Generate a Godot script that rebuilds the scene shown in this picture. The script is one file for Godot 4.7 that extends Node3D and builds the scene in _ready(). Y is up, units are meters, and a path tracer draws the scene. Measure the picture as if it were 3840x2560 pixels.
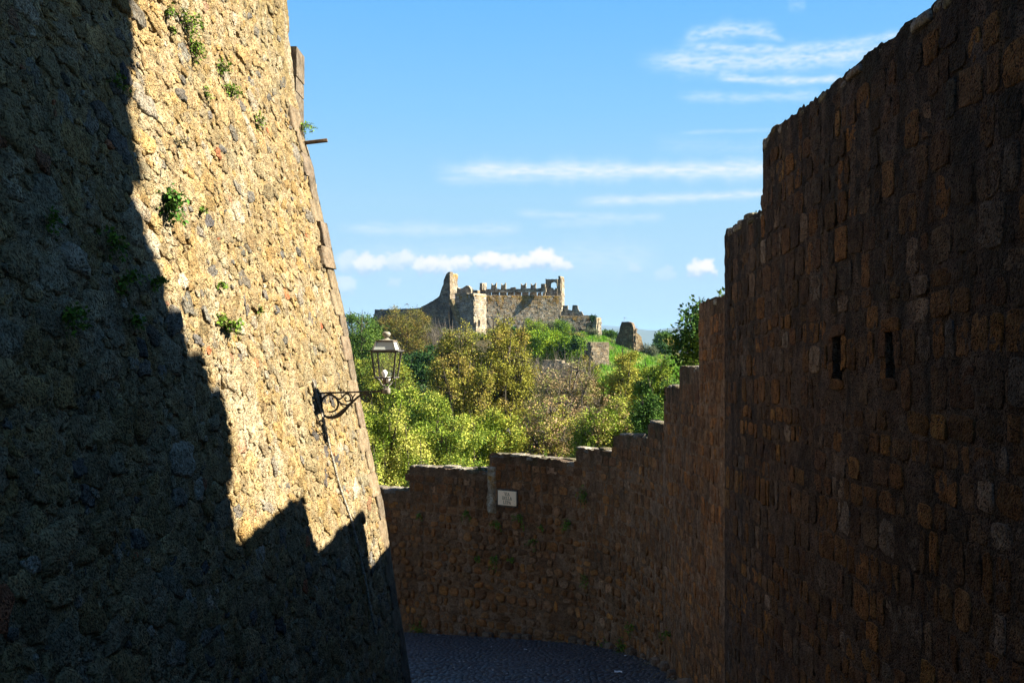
extends Node3D
# An alley between a battered bastion and a stepped wall, looking out over a wooded valley to a ruined castle.
# Metres, y up, the eye at the origin, the view along -z. "d" below is the distance ahead of the eye, so z = -d.

var rng := RandomNumberGenerator.new()
var na := FastNoiseLite.new()      # broad
var nb := FastNoiseLite.new()      # fine
var M := {}
var LEAF := {}

class Geo:
	var v := PackedVector3Array()
	var c := PackedColorArray()
	var t := PackedInt32Array()
	func add(p: Vector3, col: Color) -> int:
		v.append(p); c.append(col)
		return v.size() - 1
	func tri(i: int, j: int, k: int) -> void:      # counter-clockwise seen from outside
		t.append(i); t.append(k); t.append(j)
	func quad(i: int, j: int, k: int, l: int) -> void:
		tri(i, j, k); tri(i, k, l)
	func flat_quad(p: Vector3, q: Vector3, r: Vector3, s: Vector3, col: Color) -> void:
		var i := add(p, col); add(q, col); add(r, col); add(s, col)
		quad(i, i + 1, i + 2, i + 3)
	func box(o: Vector3, x: Vector3, y: Vector3, z: Vector3, col: Color) -> void:   # o centre, x y z half axes (right-handed)
		var p := [o - x - y - z, o + x - y - z, o + x + y - z, o - x + y - z, o - x - y + z, o + x - y + z, o + x + y + z, o - x + y + z]
		for f in [[4, 5, 6, 7], [1, 0, 3, 2], [5, 1, 2, 6], [0, 4, 7, 3], [7, 6, 2, 3], [0, 1, 5, 4]]:
			flat_quad(p[f[0]], p[f[1]], p[f[2]], p[f[3]], col)
	func mesh() -> ArrayMesh:
		var n := PackedVector3Array()
		n.resize(v.size())
		for k in range(0, t.size(), 3):
			var a := t[k]
			var b := t[k + 1]
			var d := t[k + 2]
			var f := (v[d] - v[a]).cross(v[b] - v[a])
			n[a] += f; n[b] += f; n[d] += f
		for k in n.size():
			n[k] = n[k].normalized() if n[k].length_squared() > 1e-16 else Vector3.UP
		var arr := []
		arr.resize(Mesh.ARRAY_MAX)
		arr[Mesh.ARRAY_VERTEX] = v
		arr[Mesh.ARRAY_NORMAL] = n
		arr[Mesh.ARRAY_COLOR] = c
		arr[Mesh.ARRAY_INDEX] = t
		var m := ArrayMesh.new()
		m.add_surface_from_arrays(Mesh.PRIMITIVE_TRIANGLES, arr)
		return m

func part(parent: Node, called: String, g: Geo, mat: Material, stuff := false) -> MeshInstance3D:
	var o := MeshInstance3D.new()
	o.name = called
	o.mesh = g.mesh()
	o.material_override = null
	o.mesh.surface_set_material(0, mat)
	if stuff:
		o.set_meta("kind", "stuff")
	parent.add_child(o, true)
	return o

var used := {}
func numbered(called: String) -> String:
	var n: int = used.get(called, 0)
	used[called] = n + 1
	return called if n == 0 else "%s_%03d" % [called, n]

func thing(called: String, label: String, category: String, at: Vector3, group := "") -> Node3D:
	var o := Node3D.new()
	o.name = numbered(called)
	add_child(o)
	o.position = at
	o.set_meta("label", label)
	o.set_meta("category", category)
	if group:
		o.set_meta("group", group)
	return o

func structure(called: String, g: Geo, mat: Material) -> MeshInstance3D:
	var o := part(self, called, g, mat)
	o.set_meta("kind", "structure")
	return o

func col(r: float, g: float, b: float) -> Color:      # linear base colour
	return Color(r, g, b)

func vary(c: Color, amount: float, warm := 0.0) -> Color:
	var k := 1.0 + rng.randf_range(-amount, amount)
	var w := rng.randf_range(-warm, warm)
	return Color(c.r * k * (1.0 + w), c.g * k, c.b * k * (1.0 - w))

func pick(a: Array) -> Variant:
	return a[rng.randi() % a.size()]

func interp(table: Array, x: float) -> float:          # [[x, y], ...] with x rising
	if x <= table[0][0]:
		return table[0][1]
	for k in range(1, table.size()):
		if x <= table[k][0]:
			var f: float = (x - table[k - 1][0]) / (table[k][0] - table[k - 1][0])
			return lerpf(table[k - 1][1], table[k][1], f)
	return table[-1][1]

# ---------------------------------------------------------------- textures and materials
func bytes_of(freq: float, kind: int, octaves: int, size: int, sd: int, ret := FastNoiseLite.RETURN_DISTANCE) -> PackedByteArray:
	var n := FastNoiseLite.new()
	n.seed = sd
	n.noise_type = kind
	n.frequency = freq
	n.fractal_type = FastNoiseLite.FRACTAL_FBM if octaves > 1 else FastNoiseLite.FRACTAL_NONE
	n.fractal_octaves = octaves
	n.cellular_return_type = ret
	var im := n.get_seamless_image(size, size, false, false, 0.15)
	im.convert(Image.FORMAT_L8)
	return im.get_data()

func texture_of(size: int, data: PackedByteArray, rgb: bool) -> ImageTexture:
	return ImageTexture.create_from_image(Image.create_from_data(size, size, false, Image.FORMAT_RGB8 if rgb else Image.FORMAT_L8, data))

func rock_texture(size: int, sd: int, pit_freq: float, pit_level: float, soft: float, grain: float) -> Array:
	# colour: mottled grain with pits and pale specks; height: the same grain with the pits sunk
	var broad := bytes_of(0.006, FastNoiseLite.TYPE_SIMPLEX_SMOOTH, 4, size, sd)
	var fine := bytes_of(0.05, FastNoiseLite.TYPE_SIMPLEX_SMOOTH, 4, size, sd + 1)
	var cell := bytes_of(pit_freq, FastNoiseLite.TYPE_SIMPLEX_SMOOTH, 3, size, sd + 2)
	var gate := bytes_of(0.02, FastNoiseLite.TYPE_SIMPLEX_SMOOTH, 3, size, sd + 3)
	var rgb := PackedByteArray()
	rgb.resize(size * size * 3)
	var hgt := PackedByteArray()
	hgt.resize(size * size)
	for k in size * size:
		var f := fine[k] / 255.0
		var b := broad[k] / 255.0
		var e := cell[k] / 255.0
		var gt := gate[k] / 255.0
		var pit := clampf((pit_level * (0.45 + 1.1 * gt) - e) * 7.0, 0.0, 1.0)
		var h := clampf(0.55 + grain * (f - 0.5) + soft * (b - 0.5) - 0.5 * pit, 0.0, 1.0)
		var l := clampf((0.86 + 0.30 * (f - 0.5) + 0.42 * (b - 0.5)) * (1.0 - 0.55 * pit), 0.0, 1.0)
		var w := (gt - 0.5) * 0.16
		rgb[k * 3] = int(255.0 * clampf(l * (1.0 + w), 0, 1))
		rgb[k * 3 + 1] = int(255.0 * clampf(l, 0, 1))
		rgb[k * 3 + 2] = int(255.0 * clampf(l * (1.0 - w), 0, 1))
		hgt[k] = int(255.0 * h)
	return [texture_of(size, rgb, true), texture_of(size, hgt, false)]

func rocky(tex: Array, metres: float, relief_cm: float, rough := 0.95) -> StandardMaterial3D:
	var m := StandardMaterial3D.new()
	m.vertex_color_use_as_albedo = true
	m.albedo_texture = tex[0]
	m.roughness = rough
	m.metallic_specular = 0.25
	m.uv1_triplanar = true
	m.uv1_world_triplanar = true
	m.uv1_scale = Vector3.ONE / metres
	if relief_cm > 0.0:
		m.heightmap_enabled = true
		m.heightmap_texture = tex[1]
		m.heightmap_scale = relief_cm
	return m

func tinted(rough: float, metal := 0.0, spec := 0.5) -> StandardMaterial3D:      # colour from the vertices
	var m := StandardMaterial3D.new()
	m.vertex_color_use_as_albedo = true
	m.roughness = rough
	m.metallic = metal
	m.metallic_specular = spec
	return m

func make_materials() -> void:
	var tuff := rock_texture(1024, 11, 0.085, 0.43, 0.35, 0.7)
	var rubble := rock_texture(1024, 41, 0.055, 0.43, 0.5, 0.9)
	M.tuff = rocky(tuff, 1.9, 2.4)
	M.rubble = rocky(rubble, 1.7, 2.6)
	M.mortar = rocky(rubble, 1.3, 2.4)
	M.dressed = rocky(tuff, 1.4, 0.5)
	M.castle = rocky(rubble, 9.0, 4.0)
	M.ground = rocky(rubble, 14.0, 0.0)
	M.cobble = rocky(tuff, 0.9, 0.4, 0.5)
	M.cobble.metallic_specular = 0.5
	M.iron = rocky(tuff, 0.4, 0.15, 0.55)
	M.iron.metallic_specular = 0.5
	M.wood = rocky(tuff, 0.5, 0.3)
	M.bark = rocky(rubble, 0.8, 1.0)
	M.plain = tinted(0.8)
	M.leaf = tinted(0.8, 0.0, 0.2)
	M.leaf.backlight_enabled = true
	M.leaf.backlight = Color(0.45, 0.45, 0.45)
	M.leaf.cull_mode = BaseMaterial3D.CULL_DISABLED
	var g := StandardMaterial3D.new()
	g.albedo_color = Color(0.92, 0.96, 0.96, 0.08)
	g.transparency = BaseMaterial3D.TRANSPARENCY_ALPHA
	g.roughness = 0.05
	M.glass = g
	var f := StandardMaterial3D.new()
	f.albedo_color = Color(0.78, 0.81, 0.79)
	f.roughness = 0.35
	M.frosted = f

# ---------------------------------------------------------------- generic shapes
func ring_tube(g: Geo, pts: Array, radii: Array, sides: int, c: Color) -> void:       # a tube along points with its own radius at each
	var n := pts.size()
	var first := g.v.size()
	var ref := Vector3.UP
	for k in n:
		var dir: Vector3 = (pts[mini(k + 1, n - 1)] - pts[maxi(k - 1, 0)]).normalized()
		if absf(dir.dot(ref)) > 0.95:
			ref = Vector3.RIGHT if absf(dir.x) < 0.9 else Vector3.BACK
		var a := dir.cross(ref).normalized()
		var b := dir.cross(a)
		for s in sides:
			var th := TAU * s / sides
			g.add(pts[k] + (a * cos(th) + b * sin(th)) * radii[k], c)
	for k in n - 1:
		for s in sides:
			var s2 := (s + 1) % sides
			g.quad(first + k * sides + s, first + (k + 1) * sides + s, first + (k + 1) * sides + s2, first + k * sides + s2)
	for e in [0, n - 1]:
		var m := g.add(pts[e], c)
		for s in sides:
			var s2 := (s + 1) % sides
			if e == 0:
				g.tri(m, first + s, first + s2)
			else:
				g.tri(m, first + e * sides + s2, first + e * sides + s)

func smooth_path(p: Array, per: int) -> Array:         # Catmull-Rom through points
	var out := []
	for k in p.size() - 1:
		var p0: Vector3 = p[maxi(k - 1, 0)]
		var p3: Vector3 = p[mini(k + 2, p.size() - 1)]
		for j in per:
			out.append((p[k] as Vector3).cubic_interpolate(p[k + 1], p0, p3, float(j) / per))
	out.append(p[-1])
	return out

func lathe(g: Geo, at: Vector3, prof: Array, sides: int, c: Color) -> void:    # prof: [radius, height]
	var first := g.v.size()
	for q in prof:
		for s in sides:
			var th := TAU * s / sides
			g.add(at + Vector3(cos(th) * q[0], q[1], -sin(th) * q[0]), c)
	for k in prof.size() - 1:
		for s in sides:
			var s2 := (s + 1) % sides
			g.quad(first + k * sides + s, first + k * sides + s2, first + (k + 1) * sides + s2, first + (k + 1) * sides + s)

func lump(g: Geo, o: Vector3, ax: Vector3, ay: Vector3, az: Vector3, c: Color, wear := 0.25, rough := 0.06, cells := 3) -> void:
	# a worn block: a divided cube pulled part of the way to a sphere and roughened; ax ay az are its half axes
	var faces := [[Vector3(1, 0, 0), Vector3(0, 1, 0), Vector3(0, 0, 1)], [Vector3(-1, 0, 0), Vector3(0, 1, 0), Vector3(0, 0, -1)], [Vector3(0, 0, -1), Vector3(0, 1, 0), Vector3(1, 0, 0)], [Vector3(0, 0, 1), Vector3(0, 1, 0), Vector3(-1, 0, 0)], [Vector3(1, 0, 0), Vector3(0, 0, -1), Vector3(0, 1, 0)], [Vector3(1, 0, 0), Vector3(0, 0, 1), Vector3(0, -1, 0)]]
	var size := (ax.length() + ay.length() + az.length()) / 3.0
	var seen := {}
	for f in faces:
		var idx := []
		for j in cells + 1:
			for i in cells + 1:
				var q: Vector3 = f[2] + f[0] * (2.0 * i / cells - 1.0) + f[1] * (2.0 * j / cells - 1.0)
				var key := Vector3i((q * 60.0).round())
				if not seen.has(key):
					var s := q.lerp(q.normalized() * 1.25, wear)
					var p := o + ax * s.x + ay * s.y + az * s.z
					var dir := (ax * s.x + ay * s.y + az * s.z).normalized()
					p += dir * na.get_noise_3dv(p * 9.0) * rough * 2.0 * size
					seen[key] = g.add(p, c)
				idx.append(seen[key])
		for j in cells:
			for i in cells:
				var a: int = idx[j * (cells + 1) + i]
				g.quad(a, idx[j * (cells + 1) + i + 1], idx[(j + 1) * (cells + 1) + i + 1], idx[(j + 1) * (cells + 1) + i])

func wall_stone(g: Geo, frame: Callable, cu: float, cv: float, hw: float, hh: float, power: float, proud: float, embed: float, c: Color, k: int, turn := 0.0, ragged := 0.09, flat := false) -> void:
	# one stone set in a wall face: an uneven rounded outline that rises from inside the mortar to a bulging face
	var first := g.v.size()
	var ph := rng.randf() * 100.0
	var ct := cos(turn)
	var sn := sin(turn)
	var tilt := Vector2(rng.randf_range(-0.4, 0.4), rng.randf_range(-0.4, 0.4)) * proud * (0.6 if flat else 1.0)
	for ring in ([[1.02, -embed], [1.0, proud * 0.35], [0.94, proud * 0.95], [0.52, proud]] if flat else [[1.03, -embed], [1.0, proud * 0.25], [0.86, proud * 0.88], [0.48, proud * 1.02]]):
		for s in k:
			var th := TAU * s / k
			var cx := cos(th)
			var sx := sin(th)
			var r := 1.0 / pow(pow(absf(cx), power) + pow(absf(sx), power), 1.0 / power)
			r *= 1.0 + ragged * 2.2 * nb.get_noise_2d(ph + cx * 22.0, ph * 1.7 + sx * 22.0)
			var x: float = cx * r * hw * ring[0]
			var y: float = sx * r * hh * ring[0]
			var h: float = ring[1]
			if h > 0.0:
				h += tilt.x * cx * ring[0] + tilt.y * sx * ring[0]
				h += (proud * 0.5 + 0.012) * nb.get_noise_3d((cu + x) * 150.0, (cv + y) * 150.0, 3.0)
			g.add(frame.call(cu + x * ct - y * sn, cv + x * sn + y * ct, h), c)
	var m := g.add(frame.call(cu, cv, proud * (1.0 + 0.4 * nb.get_noise_2d(cu * 90.0, cv * 90.0))), c)
	for r in 3:
		for s in k:
			var s2 := (s + 1) % k
			g.quad(first + r * k + s, first + r * k + s2, first + (r + 1) * k + s2, first + (r + 1) * k + s)
	for s in k:
		g.tri(m, first + 3 * k + s, first + 3 * k + (s + 1) % k)

func lay_stones(owner: Node, called: String, list: Array, mat: Material, k: int, frame: Callable) -> void:
	# list: dictionaries u v hw hh power proud embed c turn show; the 300 that show largest are parts of their own
	list.sort_custom(func(a, b): return a.show > b.show)
	var rest := Geo.new()
	for n in list.size():
		var s: Dictionary = list[n]
		var g := Geo.new() if n < 300 else rest
		wall_stone(g, frame, s.u, s.v, s.hw, s.hh, s.power, s.proud, s.embed, s.c, k, s.get("turn", 0.0), s.get("ragged", 0.09), s.get("flat", false))
		if n < 300:
			part(owner, called, g, mat)
	if list.size() > 300:
		part(owner, called + "_bedding", rest, mat, true)

# ---------------------------------------------------------------- the road
func road_y(d: float) -> float:
	return -1.65 - 0.252 * d if d < 17.0 else lerpf(-1.65 - 0.252 * d, -6.19 - 0.195 * (d - 18.0), clampf((d - 17.0) / 2.0, 0, 1))

func build_road() -> void:
	var g := Geo.new()
	var nx := 26
	var nd := 60
	for j in nd + 1:
		var d := -14.0 + 50.0 * j / nd
		for i in nx + 1:
			var x := -14.0 + 17.9 * i / nx
			g.add(Vector3(x, road_y(d) - 0.02, -d), vary(col(0.05, 0.05, 0.055), 0.1))
	for j in nd:
		for i in nx:
			var a := j * (nx + 1) + i
			g.quad(a, a + 1, a + nx + 2, a + nx + 1)
	var road := structure("road", g, M.cobble)
	# cobbles in bowed rows where the road can be seen
	var rest := Geo.new()
	var list := []
	var d := 16.2
	while d < 28.6:
		var sd := rng.randf_range(0.105, 0.13)
		var x := -5.6 + rng.randf() * 0.1
		while x < 3.15:
			var sx := rng.randf_range(0.10, 0.15)
			var bow := 0.18 * sin(x * 2.1)
			var dd := d + bow
			if x > -1.75 - (dd - 15.8) * 0.5 and not (dd > 20.0 and wall_side(x + sx, dd) > -0.05):
				list.append([x + sx * 0.5, dd, sx * 0.5 - 0.006, sd * 0.5 - 0.006])
			x += sx
		d += sd
	list.sort_custom(func(a, b): return a[1] < b[1])
	var tops := [col(0.095, 0.096, 0.105), col(0.11, 0.11, 0.116), col(0.08, 0.082, 0.092), col(0.125, 0.12, 0.12)]
	var shown := 0
	for k in list.size():
		var c: Array = list[k]
		var own: bool = shown < 300 and c[0] > -1.5 and c[1] > 17.4 and absf(c[0] - 0.5) < 2.6
		var gg := Geo.new() if own else rest
		cobble(gg, c[0], c[1], c[2], c[3], vary(pick(tops), 0.06))
		if own:
			shown += 1
			part(road, "cobblestone", gg, M.cobble)
	part(road, "paving", rest, M.cobble, true)

func cobble(g: Geo, x: float, d: float, hx: float, hd: float, c: Color) -> void:
	var y := road_y(d)
	var sl := -0.21
	var up := rng.randf_range(0.002, 0.009)
	var t := Vector2(rng.randf_range(-0.006, 0.006), rng.randf_range(-0.006, 0.006))
	var ring := []
	for lv in [[1.0, -0.03], [0.88, up + 0.003]]:
		for q in [[-1, -1], [0, -1.08], [1, -1], [1.08, 0], [1, 1], [0, 1.08], [-1, 1], [-1.08, 0]]:
			var px: float = q[0] * hx * lv[0]
			var pd: float = q[1] * hd * lv[0]
			ring.append(g.add(Vector3(x + px, y + sl * pd + lv[1] + t.x * q[0] + t.y * q[1], -(d + pd)), c))
	var m := g.add(Vector3(x, y + up + 0.009, -d), c)
	for r in 1:
		for s in 8:
			var s2 := (s + 1) % 8
			g.quad(ring[r * 8 + s], ring[r * 8 + s2], ring[r * 8 + 8 + s2], ring[r * 8 + 8 + s])
	for s in 8:
		g.tri(m, ring[8 + s], ring[8 + (s + 1) % 8])

# ---------------------------------------------------------------- the bastion on the left
const CORNER := 15.8
# height, x of the outer corner: upright above, battered and slightly hollow below
var BATTER := [[-7.5, -1.40], [-5.42, -1.61], [-4.60, -1.735], [-4.05, -1.838], [-3.25, -1.955], [-2.53, -2.06], [-2.05, -2.183], [-1.39, -2.321], [-0.82, -2.439], [-0.11, -2.563], [0.58, -2.70], [0.99, -2.805], [1.35, -2.888], [1.71, -2.957], [2.05, -3.033], [2.39, -3.109], [2.74, -3.164], [3.19, -3.30], [3.45, -3.345], [4.0, -3.44], [4.72, -3.525], [5.42, -3.565], [9.0, -3.66]]

func bastion_x(y: float, d: float) -> float:
	return interp(BATTER, y) + 0.12 * (d - CORNER)

func bastion_at(u: float, v: float, h: float) -> Vector3:
	var s := (interp(BATTER, v + 0.25) - interp(BATTER, v - 0.25)) / 0.5
	return Vector3(bastion_x(v, u), v, -u) + Vector3(1.0, -s, 0.12).normalized() * h

func mortar_h(u: float, v: float) -> float:
	var pit := clampf((nb.get_noise_2d(u * 120.0 + 900.0, v * 95.0) - 0.30) * 5.0, 0.0, 1.0)
	return 0.015 * na.get_noise_2d(u * 26.0, v * 26.0) + 0.026 * nb.get_noise_2d(u * 75.0, v * 62.0) + 0.019 * nb.get_noise_2d(u * 210.0 + 50.0, v * 190.0) - 0.038 * pit

func build_bastion() -> void:
	var t := thing("bastion", "tall battered bastion of buff rubble stone, half sunlit, left of the alley", "bastion", Vector3.ZERO)
	# the mortar face, fine where it is seen
	var g := Geo.new()
	var cell := 0.027
	var nu := int((CORNER + 0.0 - 5.6) / cell)
	var mcols := [col(0.43, 0.311, 0.145), col(0.43, 0.343, 0.214), col(0.345, 0.243, 0.116)]
	var prev := PackedInt32Array()
	for i in nu + 1:
		var u := 5.6 + (CORNER - 5.6) * i / nu
		var reach := 0.365 * u + 0.35
		var nv := int(2.0 * 6.2 / cell)
		var now := PackedInt32Array()
		for j in nv + 1:
			var v := -6.2 + 12.4 * j / nv
			if absf(v) > reach:
				now.append(-1)
				continue
			var a := 0.5 + 0.5 * na.get_noise_2d(u * 14.0 + 70.0, v * 10.0)
			var b := clampf(0.5 + 1.4 * nb.get_noise_2d(u * 40.0, v * 24.0 + 31.0), 0.0, 1.0)
			var c: Color = mcols[0].lerp(mcols[1], b).lerp(mcols[2], a * 0.6)
			c = lichened(c, u, v)
			# old plaster with pale run-off streaks, high up near the corner
			var plaster := clampf((v - 3.4 - (CORNER - u) * 0.42 + 0.7 * na.get_noise_2d(u * 12.0, v * 12.0)) * 1.6, 0.0, 1.0)
			var streak := clampf(nb.get_noise_2d(u * 46.0 + v * 6.0, v * 6.0) * 2.6 - 0.1, 0.0, 1.0)
			c = c.lerp(col(0.306, 0.234, 0.111).lerp(col(0.447, 0.381, 0.265), streak), plaster * 0.85)
			now.append(g.add(bastion_at(u, v, mortar_h(u, v) * (1.0 - 0.35 * plaster)), c))
		if i > 0:
			for j in nv:
				if prev[j] >= 0 and prev[j + 1] >= 0 and now[j] >= 0 and now[j + 1] >= 0:
					g.quad(prev[j], now[j], now[j + 1], prev[j + 1])
		prev = now
	part(t, "mortar_face", g, M.mortar)
	# the body behind the face, the stretch beside and behind the camera, the return past the corner, the top
	var core := Geo.new()
	var cc := col(0.34, 0.26, 0.15)
	var ys := []
	for q in BATTER:
		ys.append(q[0])
	for k in ys.size() - 1:
		var y0: float = ys[k]
		var y1: float = ys[k + 1]
		var u := -14.0
		while u < CORNER - 0.1:
			var u1 := minf(u + 1.5, CORNER)
			core.flat_quad(bastion_at(u, y0, -0.09), bastion_at(u1, y0, -0.09), bastion_at(u1, y1, -0.09), bastion_at(u, y1, -0.09), cc)
			u = u1
		var p0 := bastion_at(CORNER, y0, -0.02)
		var p1 := bastion_at(CORNER, y1, -0.02)
		var away := Vector3(-9.0, 0, -3.5)
		core.flat_quad(p0, p0 + away, p1 + away, p1, cc)
		core.flat_quad(p0 + away, bastion_at(-14.0, y0, -9.0), bastion_at(-14.0, y1, -9.0), p1 + away, cc)
		core.flat_quad(bastion_at(-14.0, y0, -9.0), bastion_at(-14.0, y0, -0.09), bastion_at(-14.0, y1, -0.09), bastion_at(-14.0, y1, -9.0), cc)
	core.flat_quad(bastion_at(-14.0, 9.0, -0.09), bastion_at(CORNER, 9.0, -0.02), bastion_at(CORNER, 9.0, -0.02) + Vector3(-9, 0, -3.5), bastion_at(-14.0, 9.0, -9.0), cc)
	part(t, "core", core, M.rubble)
	# rubble stones: large ones first, thrown at random and kept clear of one another
	var buff := [col(0.361, 0.247, 0.102), col(0.396, 0.275, 0.12), col(0.319, 0.227, 0.102), col(0.422, 0.304, 0.145), col(0.284, 0.215, 0.116), col(0.371, 0.275, 0.145), col(0.31, 0.251, 0.152)]
	var grey := [col(0.206, 0.185, 0.154), col(0.163, 0.15, 0.133), col(0.24, 0.219, 0.185), col(0.129, 0.12, 0.112)]
	var pale := [col(0.43, 0.373, 0.275), col(0.387, 0.332, 0.246)]
	var list := []
	var grid := {}
	for pass_n in 4:
		var want: int = [480, 2000, 6000, 8000][pass_n]
		for n in want:
			var u := rng.randf_range(5.9, CORNER - 0.12)
			var v := rng.randf_range(-1.0, 1.0) * (0.35 * u + 0.3)
			if v > 5.9 or v < -5.9:
				continue
			var near := clampf((11.5 - u) / 5.0, 0.0, 1.0)
			var r: float = [rng.randf_range(0.13, 0.21), rng.randf_range(0.085, 0.13), rng.randf_range(0.05, 0.085), rng.randf_range(0.026, 0.05)][pass_n]
			r *= lerpf(0.74, 1.02, near)
			if plastered(u, v) and rng.randf() < 0.55:
				continue
			if u > CORNER - 0.40 - r:
				continue
			var asp := rng.randf_range(1.0, 1.55)
			var clear := true
			var cu := int(floor(u / 0.25))
			var cv := int(floor(v / 0.25))
			for a in range(cu - 2, cu + 3):
				for b in range(cv - 2, cv + 3):
					for q in grid.get(Vector2i(a, b), []):
						var dx: float = u - q.x
						var dy: float = v - q.y
						var rr: float = (r + q.z) * 0.93
						if dx * dx + dy * dy < rr * rr:
							clear = false
							break
					if not clear:
						break
				if not clear:
					break
			if not clear:
				continue
			var key := Vector2i(cu, cv)
			if not grid.has(key):
				grid[key] = []
			grid[key].append(Vector3(u, v, r))
			var roll := rng.randf()
			var greyness := 0.085
			var c: Color = pick(grey) if roll < greyness else (pick(pale) if roll > 0.93 else pick(buff))
			if roll > 0.905 and roll < 0.918:
				c = col(0.42, 0.15, 0.07)
			var flush := rng.randf()
			var proud: float = r * lerpf(0.03, 0.26, flush * flush) + 0.005
			list.append({"u": u, "v": v, "hw": r * asp, "hh": r / lerpf(1.0, asp, 0.5), "power": rng.randf_range(1.7, 3.4), "proud": proud, "embed": 0.05, "c": lichened(vary(c, 0.2, 0.05), u, v), "turn": rng.randf_range(-0.5, 0.5) + (0.0 if rng.randf() < 0.6 else rng.randf_range(-1.2, 1.2)), "ragged": 0.30, "show": r * r / (u * u)})
	lay_stones(t, "stone", list, M.rubble, 13, bastion_at)
	# dressed quoins up the corner
	var y := -6.0
	var k := 0
	while y < 3.6:
		var h := rng.randf_range(0.30, 0.40)
		var long := 0.52 if k % 2 == 0 else 0.34
		long *= rng.randf_range(0.85, 1.15)
		quoin(t, y, h, long, vary(pick([col(0.25, 0.19, 0.13), col(0.22, 0.175, 0.125), col(0.27, 0.21, 0.135)]), 0.08), 0.012 if absf(y - 1.3) > 0.2 else 0.05)
		y += h + 0.003
		k += 1
	# the upright pier past the corner, of three squared blocks
	for b in [[3.40, 3.98, -0.10], [3.99, 4.22, -0.08], [4.23, 4.70, 0.0]]:
		var gg := Geo.new()
		var hy: float = (b[1] - b[0]) * 0.5
		gg.box(Vector3(-3.62, b[0] + hy, -16.15), Vector3(0.19 + b[2] * 0.1, 0, 0), Vector3(0, hy - 0.004, 0), Vector3(0, 0, 0.3), vary(col(0.22, 0.18, 0.13), 0.12))
		part(t, "pier_block", gg, M.dressed)
	# a pale rib below the lamp, painted for the sunlit edge of a crease
	var rib := Geo.new()
	var line := []
	var rad := []
	var pts := [[13.62, -0.55], [13.75, -1.1], [13.8, -1.75], [13.95, -2.4], [14.15, -3.0], [14.25, -3.6], [14.35, -4.3]]
	for q in pts.size() - 1:
		for j in 8:
			var f := j / 8.0
			var u: float = lerpf(pts[q][0], pts[q + 1][0], f)
			var v: float = lerpf(pts[q][1], pts[q + 1][1], f)
			line.append(bastion_at(u + 0.02 * nb.get_noise_1d(v * 90.0), v, 0.026))
			rad.append(0.017 + 0.010 * nb.get_noise_1d(v * 120.0 + 9.0))
	ring_tube(rib, line, rad, 6, col(0.58, 0.54, 0.45))
	part(t, "painted_lit_edge", rib, M.mortar)

func lichened(c: Color, u: float, v: float) -> Color:      # grey-green crusts and pale lime wash in ragged patches
	var g := clampf(na.get_noise_2d(u * 9.0 + 300.0, v * 6.0) * 1.6 + nb.get_noise_2d(u * 60.0, v * 45.0 + 200.0) * 1.2 - 0.10, 0.0, 1.0)
	var w := clampf(nb.get_noise_2d(u * 34.0 + 500.0, v * 9.0) * 1.9 + na.get_noise_2d(u * 8.0, v * 8.0 + 90.0) - 0.22, 0.0, 1.0)
	return c.lerp(col(0.27, 0.234, 0.144), g * 0.6).lerp(col(0.504, 0.432, 0.304), w * 0.6)

func plastered(u: float, v: float) -> bool:
	return v > 3.4 + (CORNER - u) * 0.42

func quoin(t: Node3D, y: float, h: float, long: float, c: Color, proud: float) -> void:
	# one squared corner block that follows the batter, with chipped arrises
	var g := Geo.new()
	var n := 6
	var idx := []
	for j in n + 1:
		var v := y + h * j / n
		var edge := 0.0
		for i in n + 1:
			var u := CORNER - long + long * i / n + (0.0 if i < n else 0.004 + 0.012 * nb.get_noise_2d(v * 160.0, 4.0))
			var hh := proud + 0.008 - edge - (0.010 if i == 0 else 0.0) - (0.004 if i == n else 0.0) + 0.004 * nb.get_noise_2d(u * 120.0, v * 120.0)
			idx.append(g.add(bastion_at(u, v, hh), c))
		var back := bastion_at(CORNER, v, proud - edge) + Vector3(-0.3, 0, -0.12)
		idx.append(g.add(back, c))
	var w := n + 2
	for j in n:
		for i in w - 1:
			g.quad(idx[j * w + i], idx[j * w + i + 1], idx[(j + 1) * w + i + 1], idx[(j + 1) * w + i])
	for j in [0, n]:
		var a := g.add(bastion_at(CORNER - long, y + h * j / n, -0.06), c)
		var b := g.add(bastion_at(CORNER - 0.02, y + h * j / n, -0.06) + Vector3(-0.1, 0, 0), c)
		g.quad(idx[j * w], a, b, idx[j * w + n])
	var e := g.add(bastion_at(CORNER - long, y, -0.06), c)
	var f := g.add(bastion_at(CORNER - long, y + h, -0.06), c)
	for j in n:
		g.quad(e, idx[j * w], idx[(j + 1) * w], f)
	part(t, "quoin", g, M.dressed)

# ---------------------------------------------------------------- the stepped wall on the right, which bends round below
var PATH := []            # dense points of the wall's face: Vector2(x, d)
var PATH_S := []          # distance along it; equals d on the straight stretch

func make_path() -> void:
	var p := [Vector3(3.1, 0, 17.0), Vector3(3.1, 0, 18.6), Vector3(3.1, 0, 20.1), Vector3(2.95, 0, 21.6), Vector3(2.42, 0, 23.5), Vector3(1.6, 0, 24.85), Vector3(0.5, 0, 25.75), Vector3(-0.6, 0, 26.4), Vector3(-2.86, 0, 27.7), Vector3(-3.75, 0, 28.15), Vector3(-6.0, 0, 29.1), Vector3(-9.0, 0, 30.2)]
	var q := smooth_path(p, 10)
	PATH = [Vector2(3.1, -14.0)]
	PATH_S = [-14.0]
	var s := 17.0
	for k in q.size():
		if k > 0:
			s += Vector2(q[k].x, q[k].z).distance_to(Vector2(q[k - 1].x, q[k - 1].z))
		PATH.append(Vector2(q[k].x, q[k].z))
		PATH_S.append(s)

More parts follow.
